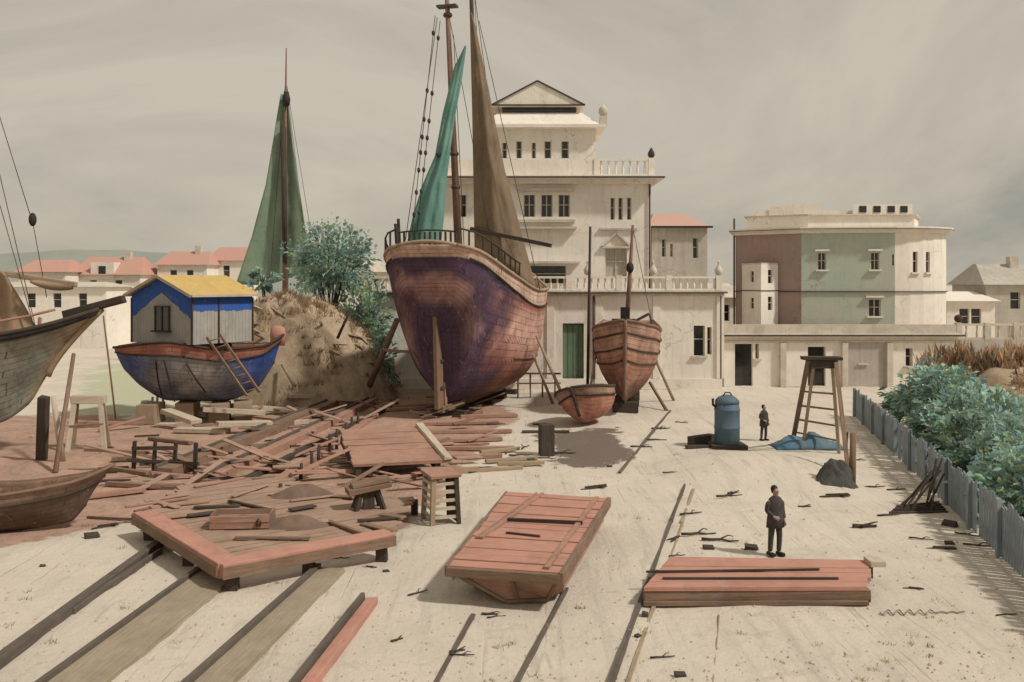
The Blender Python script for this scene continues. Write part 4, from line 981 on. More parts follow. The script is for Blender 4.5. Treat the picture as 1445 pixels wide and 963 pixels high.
mb.tube([LH.p(.55 + k * .05, 1, -1) + Vector((0, .05, .52)) for k in range(8)], .06, 6); mb.build('bulwark_rail', M['redwood'], lb)
lbi = (Matrix.Translation(lb.location) @ Matrix.Rotation(R(-6), 4, 'Z')).inverted()
def ll(p): return lbi @ Vector(p)
mb = MB(); mb.beam(ll(A(-60, 376, 41.5)), ll(A(108, 402, 40.8)), .22, .22, .02); mb.build('yard', M['tan'], lb, .03)
def fn(u, v):
    p = A(lerp(-70, lerp(8, 52, v), u), lerp(lerp(376, 384, u), 476, v), 41.2); p.y += .18 * math.sin(u * 11 + v * 3) + .25 * math.sin(v * 3); return ll(p)
mb = MB(); mb.grid(fn, 16, 12); mb.build('furled_sail', M['canvas'], lb, solid=.05)
mb = MB(); mb.grid(lambda u, v: ll(A(lerp(45, 104, u), lerp(396, 400, u) + v * lerp(3, 14, u * (1.2 - u) * 2), 40.9) + Vector((0, -.14 * math.sin(v * 3), 0))), 12, 4); mb.build('sail_roll', M['canvas'], lb, solid=.08)
mb = MB(); mb.tube([ll(A(-20, 380, 41.4)), ll(A(-35, 100, 41.4))], .16, 8, .1); mb.build('mast', M['mast'], lb)
for p, q in (((-5, 150), (47, 318)), ((47, 318), (66, 420)), ((-30, 120), (52, 470)), ((0, 290), (52, 475))):
    mb = MB(); mb.tube([ll(A(*p, 41)), ll(A(*q, 41))], .018, 5); mb.build('stay', M['rope'], lb)
mb = MB(); mb.ball(ll(A(46, 310, 41)), .16, 8, 1.8); mb.build('pulley_block', M['ink'], lb)
mb = MB(); mb.beam(ll(G(58, 650)), ll(A(62, 560, 38.5)), .34, .34, .03); o = mb.build('keel_shore', M['dark'], lb, .02)
o.parent = None; o.matrix_world = Matrix.Translation(lb.location) @ Matrix.Rotation(R(-6), 4, 'Z'); o.name = 'upright_shore'; tag(o, 'thick black upright post under the bow of the grey-green boat', 'prop')
prop('thin dark prop slanting under the bow of the grey-green boat', G(78, 668), A(104, 500, 40), .10, M['brown'])
prop('pale slanting prop beside the black post at left', G(88, 652), A(75, 560, 38), .13, M['pale'])
prop('thin stay pole slanting down behind the white sawhorse', G(163, 590), A(146, 445, 41.5), .05, M['pale'])
# sawhorse
sw = thing('sawhorse', 'tall pale wooden sawhorse with thick top, beside the bow at left', 'trestle', G(125, 634), R(12))
mb = MB(); mb.box((0, 0, 2.1), (1.35, .5, .34), jit=.03); mb.build('top', M['pale'], sw, .02)
for sx in (-1, 1):
    for sy in (-1, 1): mb = MB(); mb.beam((sx * .72, sy * .5, -.02), (sx * .52, sy * .16, 1.95), .20, .14, .02); mb.build('leg', M['tan'] if sy > 0 else M['pale'], sw, .01)
mb = MB(); mb.beam((-.68, -.36, 1.0), (.68, -.36, 1.05), .08, .16, .02); mb.beam((.64, -.4, .9), (.64, .4, .95), .08, .16, .02); mb.build('crossbar', M['brown'], sw)

# brown dinghy, bottom left
dg = thing('rowing_boat', 'dark brown rowing boat lying low at the left edge on red mud', 'boat', (-16.6, 27.4, -.05), R(9))
DH = Hull(4.5, [(0, .7), (.4, 1.0), (.75, .75), (1, .04)], [(0, .10), (.5, .05), (.9, .25), (1, .7)], [(0, 1.35), (.5, 1.25), (.8, 1.45), (1, 1.85)], [(0, .3), (.4, .1), (.8, .5), (1, 1)], rb=.75)
DH.shell('hull', M['hull_small'], dg, lambda u, t, s, p: wash(mixc((.15, .105, .08), (.30, .19, .14), sstep(.5, .9, t + .3 * fbm((p.x, p.y, p.z), 1))), p, .35, 1.4), 40, 16, .04)
DH.line('gunwale', M['brown'], dg, 1, .05, out=.02); DH.line('rubbing_strake', M['dark'], dg, .72, .035, out=.02); DH.deck('floor', M['brown'], dg, .75, .08, .9)
mb = MB()
for u in (.35, .62): a = DH.p(u, .75, 1, -.02); b_ = DH.p(u, .75, -1, -.02); mb.beam(a, b_, .28, .05)
mb.build('thwart', M['redwood'], dg)

# ---------------------------------------------------------------- small red ship and small boat
rs = thing('red_cutter', 'small red-brown ship with one bare mast, propped bow-on before the villa', 'ship', (A(887, 0, 61).x, 61, 0), R(-98))
RH = Hull(9.5, [(0, 1.5), (.4, 1.95), (.75, 1.75), (.92, .95), (1, .05)], [(0, 1.2), (.2, .7), (.9, .55), (1, .9)], [(0, 4.7), (.5, 4.3), (.85, 4.75), (1, 5.1)], [(0, .4), (.4, .05), (.7, .15), (1, .8)], rb=.7)
def rsc(u, t, s, p):
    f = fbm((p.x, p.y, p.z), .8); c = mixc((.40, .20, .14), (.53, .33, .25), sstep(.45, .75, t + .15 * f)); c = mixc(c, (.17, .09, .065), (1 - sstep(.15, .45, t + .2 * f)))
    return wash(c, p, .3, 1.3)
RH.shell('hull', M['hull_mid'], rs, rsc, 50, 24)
RH.line('cap_rail', M['brown'], rs, 1, .08); 
for t_ in (.84, .66, .5): RH.line('rubbing_strake', M['dark'], rs, t_, .05, out=.03)
RH.deck('deck', M['tan'], rs, .5)
rsi = (Matrix.Translation(rs.location) @ Matrix.Rotation(R(-98), 4, 'Z')).inverted()
mb = MB(); mb.tube([rsi @ A(884, 470, 57), rsi @ A(888, 400, 57), rsi @ A(893, 318, 57)], .16, 8, .08); mb.build('mast', M['mast'], rs)
mb = MB(); mb.ball(rsi @ A(889, 378, 56.8), .22, 8, 1.5); mb.build('mast_block', M['ink'], rs); mb = MB(); mb.box(rsi @ A(882, 445, 55.5), (.5, .5, .9)); mb.box(rsi @ A(880, 452, 55.0), (.3, 1.3, .15)); mb.build('winch', M['ink'], rs)
mb = MB(); mb.beam(rsi @ A(884, 460, 55), rsi @ A(916, 443, 55), .14, .14); mb.build('boom', M['dark'], rs)
mb = MB(); mb.tube([RH.p(1, k / 10, 1) + Vector((.04, 0, 0)) for k in range(11)], .11, 6); mb.build('stem', M['brown'], rs)
mb = MB(); mb.tube([rsi @ A(916, 444, 55), rsi @ A(925, 480, 54)], .04, 5); mb.tube([rsi @ A(893, 322, 57), rsi @ A(925, 480, 54)], .02, 5); mb.build('stay', M['rope'], rs)
QG = 'props shoring up the red cutter'
prop('long prop on the right of the red cutter, its foot out on the sand', G(951, 566), A(920, 497, 56), .09, M['tan'], QG)
prop('short prop low on the right bilge of the red cutter', G(941, 580), A(917, 540, 56), .10, M['brown'], QG)
prop('thin prop on the left of the red cutter near the tall bare pole', G(826, 590), A(846, 470, 57), .08, M['tan'], QG)
for k, u in enumerate((.2, .5, .8)):
    p = Vector(rs.location) + Matrix.Rotation(R(-98), 3, 'Z') @ Vector((u * 9.5, 0, 0)); place('keel_block', .6, 1.4, .55, 'dark', p, R(-98), 'dark block under the keel of the red cutter', 'timber block', 'keel blocks under the red cutter')
tag(prop('x', G(829, 560), A(833, 320, 60), .10, M['dark'], None, 'flagpole', 'pole'), 'tall bare dark pole standing left of the red cutter', 'pole')
bt = thing('dinghy', 'round little red dinghy lying tilted in front of the red cutter', 'boat', G(855, 606) + Vector((.1, 3.2, .12)), R(-110))
bt.rotation_euler = (R(14), 0, R(-112))
BH = Hull(3.3, [(0, .95), (.35, 1.35), (.7, 1.25), (.9, .75), (1, .05)], [(0, .25), (.4, .05), (.85, .1), (1, .5)], [(0, 1.45), (.5, 1.55), (1, 1.95)], [(0, .1), (.5, .02), (.8, .2), (1, .6)], rb=.5)
BH.shell('hull', M['hull_small'], bt, lambda u, t, s, p: wash((.45, .205, .145) if t < .7 else (.36, .23, .17), p, .4, 1.6), 36, 16, .05)
BH.line('gunwale', M['dark'], bt, 1, .07, out=.02); BH.line('rubbing_strake', M['ink'], bt, .72, .05, out=.03); BH.deck('floor', M['brown'], bt, .8, .06, .9)
mb = MB()
for u in (.3, .6): mb.beam(BH.p(u, .8, 1, -.02), BH.p(u, .8, -1, -.02), .25, .06)
mb.build('thwart', M['tan'], bt)
mb = MB(); mb.tube([BH.p(1, k / 10, 1) + Vector((.03, 0, 0)) for k in range(11)], .09, 6); mb.build('stem', M['dark'], bt)

# ---------------------------------------------------------------- slip rails and timbers
def railbeam(name, label, p, q, w, h, mat, z=0.0, group=None, cat='rail', edge=None, side=-1):
    a, b = Vector(p), Vector(q); t = thing(name, label, cat, a.lerp(b, .5), 0, group); c = a.lerp(b, .5); d = (b - a).normalized()
    n = max(1, int((b - a).length / 5)); mb = MB()
    for k in range(n):
        mb.beam(a.lerp(b, (k + .003) / n) - c + Vector((0, 0, h / 2 + z - .04)), a.lerp(b, (k + .997) / n) - c + Vector((random.uniform(-.02, .02), 0, h / 2 + z - .04 + random.uniform(-.015, .015))), w, h, .02)
    mb.build('beam', M[mat], t, .012)
    if edge:
        s_ = Vector((d.y, -d.x, 0)) * (w / 2 + .05) * side
        mb = MB(); mb.beam(a - c + s_ + Vector((0, 0, h / 2 + .03)), b - c + s_ + Vector((0, 0, h / 2 + .03)), edge, h + .06, .01); mb.build('edge_strip', M['greydark'], t)
    return t
SG = 'slip rails running down the yard to the left corner'
railbeam('slip_rail', 'black tarred slip rail, leftmost of the rails at bottom left', G(-40, 968), G(232, 766), .20, .24, 'greydark', 0, SG)
railbeam('slip_rail', 'thin black rail close beside the leftmost slip rail', G(100, 868), G(226, 780), .12, .18, 'greydark', 0, SG)
railbeam('slip_rail', 'broad olive-brown slip timber with thin black edge, second from the left', G(90, 985), G(312, 812), .95, .16, 'olive', 0, SG, edge=.10)
railbeam('slip_rail', 'broad grey-olive slip timber, third from the left', G(285, 985), G(470, 808), .62, .16, 'olive', 0, SG, edge=.12)
railbeam('slip_rail', 'red painted timber with black edge at the bottom, left of the raft', G(425, 985), G(524, 853), .26, .20, 'redboard', 0, SG, edge=.09)
railbeam('slip_rail', 'thin weathered rail at the bottom between red timber and raft', G(610, 975), G(668, 868), .07, .07, 'greydark', 0, SG)
railbeam('slip_rail', 'thin weathered rail running out from under the raft', G(722, 975), G(800, 832), .09, .08, 'greydark', 0, SG)
TG = 'crane rails in the sand right of the raft'
railbeam('crane_rail', 'long dark rail from the blue tank down past the red pontoon', G(858, 975), G(984, 638), .09, .10, 'greydark', 0, TG)
railbeam('crane_rail', 'pale parallel rail just right of the long dark rail', G(882, 975), G(996, 640), .08, .07, 'tan', 0, TG)
railbeam('crane_rail', 'thin dark rail in the sand running up to the red cutter', G(874, 668), G(946, 580), .10, .10, 'greydark', 0, TG)
railbeam('crane_rail', 'short dark rail at the bottom below the red pontoon', G(1006, 975), G(1014, 868), .06, .06, 'tan', 0, TG)
LG = 'long timbers on the red mud beside the ship'
railbeam('long_timber', 'long dark brown timber along the left edge of the red mud', G(232, 676), G(545, 543), .55, .42, 'brown', 0, LG, edge=.12)
railbeam('long_timber', 'long red-brown timber, second from the left edge of the mud', G(285, 690), G(556, 556), .42, .36, 'redwood', 0, LG, edge=.10)
railbeam('long_timber', 'long thin dark timber, third from the left edge of the mud', G(330, 690), G(560, 572), .22, .26, 'dark', 0, LG)
railbeam('long_timber', 'pinkish long timber just left of the row of pegs', G(382, 690), G(530, 588), .34, .22, 'redwood', 0, LG)
for k, (px, py, h) in enumerate([(381, 724, .55), (397, 710, .62), (411, 695, .6), (424, 677, .58), (441, 666, .75), (449, 655, .75), (465, 640, .8), (475, 634, .85), (489, 619, .7), (505, 603, .7), (497, 606, .6)]):
    prop('short dark peg in the row beside the long timbers', G(px, py) - Vector((0, 0, .2)), G(px, py) + Vector((random.uniform(-.04, .04), 0, h)), .075, M['dark'], 'row of pegs on the red mud', 'peg', 'peg')

# V-shaped red cradle with deck, on legs
cr = thing('launching_cradle', 'red V-shaped timber cradle raised on short legs at the head of the slip rails', 'cradle', (0, 0, 0))
ZT = .72
c1, c2, c3 = G(188, 722, ZT), G(314, 797, ZT), G(558, 752, ZT)
cr.location = (c2.x, c2.y, 0); o0 = Vector((c2.x, c2.y, 0))
for a, b_ in ((c1, c2 + Vector((-.12, .1, 0))), (c2, c3)):
    mb = MB(); a_ = a - o0; q = b_ - o0; d = (q - a_).normalized(); s_ = Vector((-d.y, d.x, 0)); 
    mb.beam(a_ + s_ * .28 - Vector((0, 0, .17)), q + s_ * .28 - Vector((0, 0, .17)), .58, .34, .015); mb.build('arm', M['redboard'], cr, .02)
    mb = MB(); mb.beam(a_ - s_ * .035 - Vector((0, 0, .20)), q - s_ * .035 - Vector((0, 0, .20)), .045, .26, .008); mb.build('edge_board', M['brown'], cr)
for f, (a, b_) in ((.08, (c1, c2)), (.55, (c1, c2)), (.08, (c2, c3)), (.5, (c2, c3)), (.95, (c2, c3))):
    p = a.lerp(b_, f) - o0; d = (b_ - a).normalized(); s_ = Vector((-d.y, d.x, 0)) * .28; mb = MB(); mb.beam(Vector((p.x + s_.x, p.y + s_.y, -.05)), Vector((p.x + s_.x, p.y + s_.y, ZT - .34)), .26, .26, .02); mb.build('leg', M['dark'], cr)
dk = [G(205, 715, .55), G(316, 782, .55), G(548, 742, .55), G(585, 700, .55), G(400, 672, .55), G(262, 680, .55)]
mb = MB()
# planks clipped to the deck outline, running with the longer arm
d = (c3 - c2).normalized().xy; nrm = Vector((-d.y, d.x)); poly = [p.xy for p in dk]
lo_, hi_ = min(p.dot(nrm) for p in poly), max(p.dot(nrm) for p in poly); s0 = lo_
while s0 < hi_ - .1:
    mid = s0 + .17; xsx = []
    for a, b_ in zip(poly, poly[1:] + poly[:1]):
        da, db = a.dot(nrm) - mid, b_.dot(nrm) - mid
        if da * db < 0: xsx.append(a.lerp(b_, da / (da - db)).dot(d))
    if len(xsx) >= 2:
        e0, e1 = min(xsx) + random.uniform(-.15, .2), max(xsx) + random.uniform(-.2, .2)
        pa, pb = d * e0 + nrm * mid, d * e1 + nrm * mid; zz = .47 + random.uniform(-.02, .02)
        mb.beam(Vector((pa.x, pa.y, zz)) - o0, Vector((pb.x, pb.y, zz)) - o0, .315, .07, .01)
    s0 += .34
mb.build('deck', M['mudwood'], cr)
mb = MB()
for p in dk: mb.beam(Vector((p.x, p.y, -.1)) - o0, Vector((p.x, p.y, .43)) - o0, .2, .2)
mb.build('deck_leg', M['dark'], cr)
ZD = .515
bx = thing('open_crate', 'low wide wooden crate standing on the red cradle deck', 'crate', G(343, 742, ZD), R(4))
mb = MB()
for y in (-.45, .45): 
    for z in (.10, .28): mb.box((0, y, z), (1.55, .06, .15), jit=.012)
mb.build('side_board', M['redwood'], bx)
mb = MB()
for x in (-.76, .76): mb.box((x, 0, .2), (.06, .84, .36), jit=.01)
mb.build('end_board', M['brown'], bx); mb = MB(); mb.box((0, 0, .03), (1.46, .82, .04)); mb.build('base', M['dark'], bx)
mb = MB(); mb.tube([(.45, -.49, .1), (.45, -.52, .2), (.5, -.52, .3), (.56, -.52, .2), (.53, -.49, .1)], .025, 6); mb.build('handle', M['iron'], bx)
wb = thing('work_bench', 'heavy slanting-topped wooden stand with splayed legs on the red mud', 'bench', G(520, 733, .2), R(18))
mb = MB(); mb.box((0, 0, .92), (1.25, .60, .16), Matrix.Rotation(R(-8), 3, 'Y'), .02); mb.box((.05, .02, 1.08), (1.1, .5, .10), Matrix.Rotation(R(-8), 3, 'Y') , .02); mb.build('top', M['brown'], wb, .015)
for a in (-1, 1):
    for c_ in (-1, 1): mb = MB(); mb.beam((a * .55, c_ * .35, -.2), (a * .22, c_ * .12, .88), .13, .13, .01); mb.build('leg', M['dark'], wb)
mb = MB(); mb.box((0, 0, .55), (.3, .3, .6), jit=.02); mb.build('core', M['dark'], wb)
st = thing('slatted_stand', 'upright slatted wooden stand at the right edge of the red mud', 'stand', G(622, 735), R(20))
for a in (-1, 1):
    for c_ in (-1, 1): mb = MB(); mb.beam((a * .40, c_ * .5, 0), (a * .34, c_ * .45, 1.35), .13, .13, .01); mb.build('leg', M['dark'] if a > 0 else M['tan'], st)
mb = MB()
for k in range(5): mb.box((0, -.5 + k * .012, .22 + k * .24), (.74, .05, .09), jit=.01)
for k in range(5): mb.box((-.40, 0, .22 + k * .24), (.05, .9, .09), jit=.01)
mb.build('slats', M['pale'], st); mb = MB(); mb.box((0, 0, 1.40), (.92, 1.15, .09), jit=.015); mb.build('top', M['redwood'], st, .01)
mb = MB(); mb.box((.36, 0, .7), (.04, .85, 1.3)); mb.build('back_board', M['dark'], st)
# plank panel and stacked planks
pp = thing('plank_panel', 'tilted red panel of wide planks with a pale batten, on the mud before the ship', 'panel', G(560, 665), R(17))
mb = MB()
for k in range(6): mb.box((0, -.9 + k * .78, .55 + k * .10), (3.6 - .12 * (k % 3), .74, .12), Matrix.Rotation(R(7), 3, 'X'), .02)
mb.build('planks', M['redwood'], pp, .012)
mb = MB(); mb.beam((1.65, -1.35, .62), (1.55, 3.4, 1.22), .30, .10, .02); mb.build('batten', M['pale'], pp, .01)
mb = MB(); mb.beam((-1.6, -1.2, .3), (-1.6, 3.2, .8), .2, .3, .02); mb.beam((1.3, -1.2, .3), (1.3, 3.2, .8), .2, .3, .02); mb.build('bearer', M['dark'], pp)
random.seed(5)
for k, (px, py, rz, L) in enumerate([(650, 600, 8, 3.8), (662, 612, 4, 4.0), (655, 624, 12, 3.4), (665, 636, 2, 3.6), (645, 648, 7, 3.6), (690, 590, 10, 3.0), (640, 585, 14, 3.2), (630, 668, 10, 2.4), (590, 575, 15, 3.0), (565, 580, 20, 2.8)]):
    place('red_plank', L, .34, .16, 'redwood', G(px, py) + Vector((0, 0, .02)), R(rz), 'loose red plank in the spread in front of the big ship', 'plank', 'loose red planks in front of the big ship', 0)
for k, (px, py, rz, L) in enumerate([(165, 640, -20, 3.2), (215, 650, 12, 3.0), (180, 668, -32, 2.4), (250, 650, 38, 3.2), (205, 690, -8, 2.8), (255, 690, 8, 2.4), (150, 600, 8, 3.6), (240, 625, -30, 2.6), (300, 660, 20, 2.8), (160, 700, 30, 2.0), (420, 745, 5, 2.6), (330, 695, -4, 2.4)]):
    place('mud_board', L, .26, .14, 'brown' if k % 3 else 'redwood', G(px, py) + Vector((0, 0, .03)), R(rz), 'loose brown board on the red mud between the sawhorse and the cradle', 'board', 'loose boards on the red mud', random.uniform(-.04, .04))
random.seed(77)
for k in range(34):
    while True:
        px, py = random.uniform(130, 700), random.uniform(575, 735); p = G(px, py)
        if inpoly(p.x, p.y, MUD) and not inpoly(p.x, p.y, [tuple(z.xy) for z in dk]): break
    place('mud_stick', (1.1, 1.7, .7)[k % 3], (.09, .07, .12)[k % 3], .08, 'dark' if k % 2 else 'brown', p + Vector((0, 0, .02)), R(random.choice((12, 18, 60, -20, 5)) + random.uniform(-10, 10)), 'thin dark stick lying on the red mud', 'stick', 'thin sticks strewn on the red mud', random.uniform(-.05, .05))
random.seed(91)
for k in range(84):
    while True:
        px, py = random.uniform(150, 690), random.uniform(560, 700); p = G(px, py)
        if inpoly(p.x, p.y, MUD) and not inpoly(p.x, p.y, [tuple(z.xy) for z in dk]): break
    L = (2.2, 1.5, 2.9, 1.1)[k % 4]; tl = random.choice((0, .06, .18, .32, -.22)) + random.uniform(-.04, .04)
    place('broken_plank', L, (.30, .24, .20, .34)[k % 4], .06, ('redwood', 'mudwood', 'brown')[k % 3], p + Vector((0, 0, .03 + abs(math.sin(tl)) * L / 2 + (0, 0, .1, .2)[k % 4])), R(random.choice((35, 40, 20, 60, -25)) + random.uniform(-12, 12)), 'broken red-brown plank jutting from the litter on the mud', 'plank', 'broken planks littering the red mud', tl, random.uniform(-.15, .15))
random.seed(41)
for k in range(14):
    u, v = random.uniform(.55, .95), random.uniform(.3, .9); p = Vector(bank(u, v))
    place('bank_board', (1.6, 2.4, 1.1)[k % 3], .22, .06, ('tan', 'brown', 'pale')[k % 3], p + Vector((0, 0, .12)), R(random.uniform(-50, 60)), 'weathered board lying on the brown earth bank', 'board', 'boards strewn over the earth bank', random.uniform(-.1, .5), random.uniform(-.2, .5))
mb = MB(); random.seed(8)
for _ in range(90):
    px, py = random.uniform(-20, 1460), random.uniform(600, 960); p = G(px, py); p.z = height(p.x, p.y); tn = random.uniform(.5, 1.3); c_ = (tn * .8, tn * 1.1, tn * .8)
    for _ in range(random.randint(6, 16)):
        q = p + Vector((random.gauss(0, .06), random.gauss(0, .06), -.01)); t_ = q + Vector((random.uniform(-.1, .1), random.uniform(-.1, .1), random.uniform(.04, .13))); w = Vector((.010, .003, 0))
        mb.face([mb.vert(q - w, c_), mb.vert(q + w, c_), mb.vert(t_, c_)], [(0, 0)] * 3)
structure(mb.build('weeds', M['straw'], paint=True), 'stuff')
random.seed(55)
for k in range(22):
    while True:
        px, py = random.uniform(220, 590), random.uniform(675, 770); p = G(px, py, ZD)
        if inpoly(p.x, p.y, [tuple(z.xy) for z in dk]) and (p - G(343, 742, ZD)).length > 1.3 and (p - G(520, 733, .2)).length > 1.2: break
    L = (1.3, 1.9, .8)[k % 3]
    place('deck_plank', L, (.20, .14, .26)[k % 3], .05, ('brown', 'mudwood', 'dark', 'redwood')[k % 4], p + Vector((0, 0, .015 + .01 * (k % 3))), R(random.choice((10, 38, -35, 80)) + random.uniform(-15, 15)), 'loose weathered plank lying on the red cradle deck', 'plank', 'loose planks on the cradle deck', random.choice((0, 0, .0, -.04)), 0)
mo = thing('low_trestle', 'low dark trestle of short uprights and crossbars on the red mud', 'trestle', G(235, 668), R(-8))
mb = MB()
for x in (-1.3, -.5, .3, 1.1): mb.beam((x, 0, 0), (x + .06, 0, 1.15), .12, .12, .02)
mb.build('upright', M['dark'], mo); mb = MB(); mb.beam((-1.5, -.09, .45), (1.3, -.09, .38), .09, .14, .02); mb.beam((-1.3, -.09, .9), (.4, -.09, .95), .08, .12, .02); mb.build('crossbar', M['dark'], mo)

def earth_heap(label, loc, rx, ry, h):
    mb = MB()
    def fn(u, v):
        a = 2 * math.pi * u; x, y = math.cos(a) * v * rx, math.sin(a) * v * ry; n = fbm((x + loc[0], y + loc[1], 0), 1.3)
        return (x * (1 + .15 * n), y * (1 + .15 * n), h * (1 - v ** 2) + .12 * n * (1 - v) - .03)
    mb.grid(fn, 36, 12); o = mb.build('earth_heap', mottled('dark_earth', (.20, .135, .10), (.13, .09, .07), 1.2)); o.location = loc; return tag(o, label, 'heap')
earth_heap('rounded dark earth heap beside the pegs and the slanting-topped stand', G(428, 708, .3), 1.35, .9, .55)
earth_heap('low dark earth heap between the crate and the stand on the cradle', G(408, 742, ZD), 1.1, .5, .28)
# ---------------------------------------------------------------- red raft (punt upside down)
rf = thing('red_raft', 'thick red plank raft with pointed sloping front, tilted across the yard foreground', 'raft', (0, 0, 0))
zt = .85
q = [G(633, 798, zt), G(792, 808, zt), G(858, 703, zt), G(716, 694, zt)]
o0 = Vector((q[0].x, q[0].y, 0)); rf.location = o0
q = [p - o0 for p in q]
def onr(u, v, dz=0): p = (q[0] * (1 - u) + q[1] * u) * (1 - v) + (q[3] * (1 - u) + q[2] * u) * v; return p + Vector((0, 0, dz))
mb = MB(); nrow = 15
for k in range(nrow):
    v0, v1 = k / nrow + .003, (k + 1) / nrow - .004; dz = random.uniform(-.012, .012); e0, e1 = random.uniform(-.022, .012), random.uniform(-.012, .022)
    a = [onr(e0, v0, dz), onr(1 + e1, v0, dz), onr(1 + e1, v1, dz), onr(e0, v1, dz)]
    mb.hexa([p - Vector((0, 0, .09)) for p in a] + a)
mb.build('deck', M['redboard'], rf, .012)
mb = MB(); ins = .03
def under(u, v, z): p = onr(u, v); p.z = z; return p
top = zt - .095; bot = .22
mb.hexa([under(.06, .14, bot), under(.97, .10, bot), under(.97, .97, bot), under(.06, .97, bot), under(ins, .015, top), under(1 - ins, .015, top), under(1 - ins, .985, top), under(ins, .985, top)])
mb.build('hull', M['redwood'], rf, .02)
mb = MB()
mb.beam(onr(1.012, -.02, -.11), onr(1.012, 1.0, -.11), .10, .26, .01); mb.beam(onr(-.012, -.01, -.10), onr(-.012, 1.0, -.10), .08, .22, .01); mb.beam(onr(-.01, -.014, -.11), onr(1.0, -.014, -.11), .10, .20, .012); mb.build('edge_beam', M['brown'], rf, .01)
mb = MB(); mb.beam(onr(.10, .30, .03), onr(.36, .99, .03), .10, .05); mb.beam(onr(.06, .30, .03), onr(.30, .99, .03), .05, .05); mb.beam(onr(.86, .02, .03), onr(.9, .98, .03), .12, .05, .005); mb.build('batten', M['redwood'], rf)
mb = MB(); mb.beam(onr(.22, .55, .04), onr(.92, .57, .04), .12, .08, .01); mb.beam(onr(.30, .38, .03), onr(.62, .36, .03), .08, .06, .01); mb.build('loose_lath', M['dark'], rf)
mb = MB(); ap = G(714, 849, .06) - o0; ar = G(772, 846, .06) - o0
L0, R0, L1, R1 = onr(.0, -.012, -.05), onr(1.0, -.012, -.05), under(.03, .14, .2), under(.97, .12, .2)
I = [mb.vert(p) for p in (L0, R0, ap, ar, L1, R1)]
mb.face([I[0], I[2], I[3], I[1]]); mb.face([I[0], I[4], I[2]]); mb.face([I[1], I[3], I[5]]); mb.face([I[2], I[4], I[5], I[3]])
mb.build('prow', M['redwood'], rf)
mb = MB(); mb.beam(L0, ap, .09, .07, .008); mb.beam(R0, ar, .09, .07, .008); mb.beam(ap, ar, .08, .08, .008); mb.beam(L0.lerp(R0, .55), ap.lerp(ar, .3), .07, .06); mb.build('prow_rib', M['brown'], rf, .01)
mb = MB()
for u, v in ((.2, .2), (.8, .2), (.2, .8), (.8, .8)): p = onr(u, v); mb.beam(Vector((p.x, p.y, -.05)), Vector((p.x, p.y, bot + .02)), .5, .5, .02)
mb.build('bearer', M['dark'], rf)


# ---------------------------------------------------------------- red pontoon / baulk stack on the right
pt = thing('red_pontoon', 'long low red timber pontoon lying across the sand at lower right', 'pontoon', (0, 0, 0))
a0, b0 = G(908, 829, .42), G(1226, 828, .42); c0_, d0_ = G(1228, 790, .42), G(946, 785, .42)
o0 = Vector((a0.x, a0.y, 0)); pt.location = o0
mb = MB()
for k in range(6):
    f0, f1 = k / 6 + .006, (k + 1) / 6 - .006; dz = random.uniform(-.015, .015); ex = random.uniform(-.05, .06)
    P = [a0.lerp(d0_, f0), b0.lerp(c0_, f0), b0.lerp(c0_, f1), a0.lerp(d0_, f1)]; P = [p - o0 + Vector((0, 0, dz)) for p in P]; P[1].x += ex; P[2].x += ex
    mb.hexa([p - Vector((0, 0, .10)) for p in P] + P)
mb.build('deck_planks', M['redboard'], pt, .012)
mb = MB(); f = (b0 - a0).normalized()
mb.beam(a0 - o0 + Vector((.02, .10, -.21)), b0 - o0 + Vector((.06, .10, -.21)), .14, .21, .015); mb.beam(a0 - o0 + Vector((.0, .02, -.36)), b0 - o0 + Vector((.0, .02, -.36)), .12, .10, .012)
mb.build('front_beam', M['brown'], pt, .012)
mb = MB(); mb.beam(d0_ - o0 + Vector((0, -.1, -.25)), c0_ - o0 + Vector((0, -.1, -.25)), .2, .28, .01)
for k in range(5): x = lerp(.3, 4.9, k / 4); mb.beam((x, .2, .14), (x + .25, 1.9, .14), .18, .22)
mb.build('bearer', M['dark'], pt)
mb = MB(); mb.beam(a0 - o0 + Vector((.5, .55, .03)), b0 - o0 + Vector((-.5, .50, .03)), .07, .04); mb.beam(a0 - o0 + Vector((.2, 1.05, .03)), b0 - o0 + Vector((-.7, 1.2, .03)), .05, .04); mb.build('batten', M['dark'], pt)
mb = MB(); c_ = c0_ - o0; mb.box(c_ + Vector((-.02, -.35, .05)), (.35, .5, .12)); mb.build('end_cleat', M['pale'], pt)
tag(MB.build((lambda m_: (m_.tube([G(1242 + k * 1.0, 866 + 3.2 * math.sin(k * .42) * (1 if k < 75 else .25)) + Vector((0, 0, .03)) for k in range(120)], .016, 6), m_)[1])(MB()), 'rope', M['olive']), 'thin wavy rope lying on the sand right of the red pontoon', 'rope')

# ---------------------------------------------------------------- blue tank
tk = thing('blue_tank', 'upright blue-grey steel tank with domed lid, by the head of the rails', 'tank', G(1026, 632))
mb = MB(); mb.lathe((0, 0, .18), [(.50, 0), (.53, .03), (.53, .65), (.55, .68), (.55, .72), (.53, .75), (.53, 1.4), (.55, 1.43), (.55, 1.47), (.52, 1.5), (.50, 1.72)], 24); mb.build('body', M['tank'], tk)
mb = MB(); mb.lathe((0, 0, 1.9), [(.52, 0), (.50, .12), (.38, .25), (.18, .34), (.02, .36)], 24); mb.build('lid', M['tank'], tk)
mb = MB(); mb.tube([(-.5, -.1, 1.75), (-.62, -.1, 1.85), (-.62, -.1, 2.1)], .06, 8); mb.build('spout', M['ink'], tk); mb = MB(); mb.tube([(-.2, -.1, 2.2), (-.1, -.1, 2.36), (.1, -.1, 2.36), (.2, -.1, 2.2)], .03, 6); mb.build('handle', M['ink'], tk)
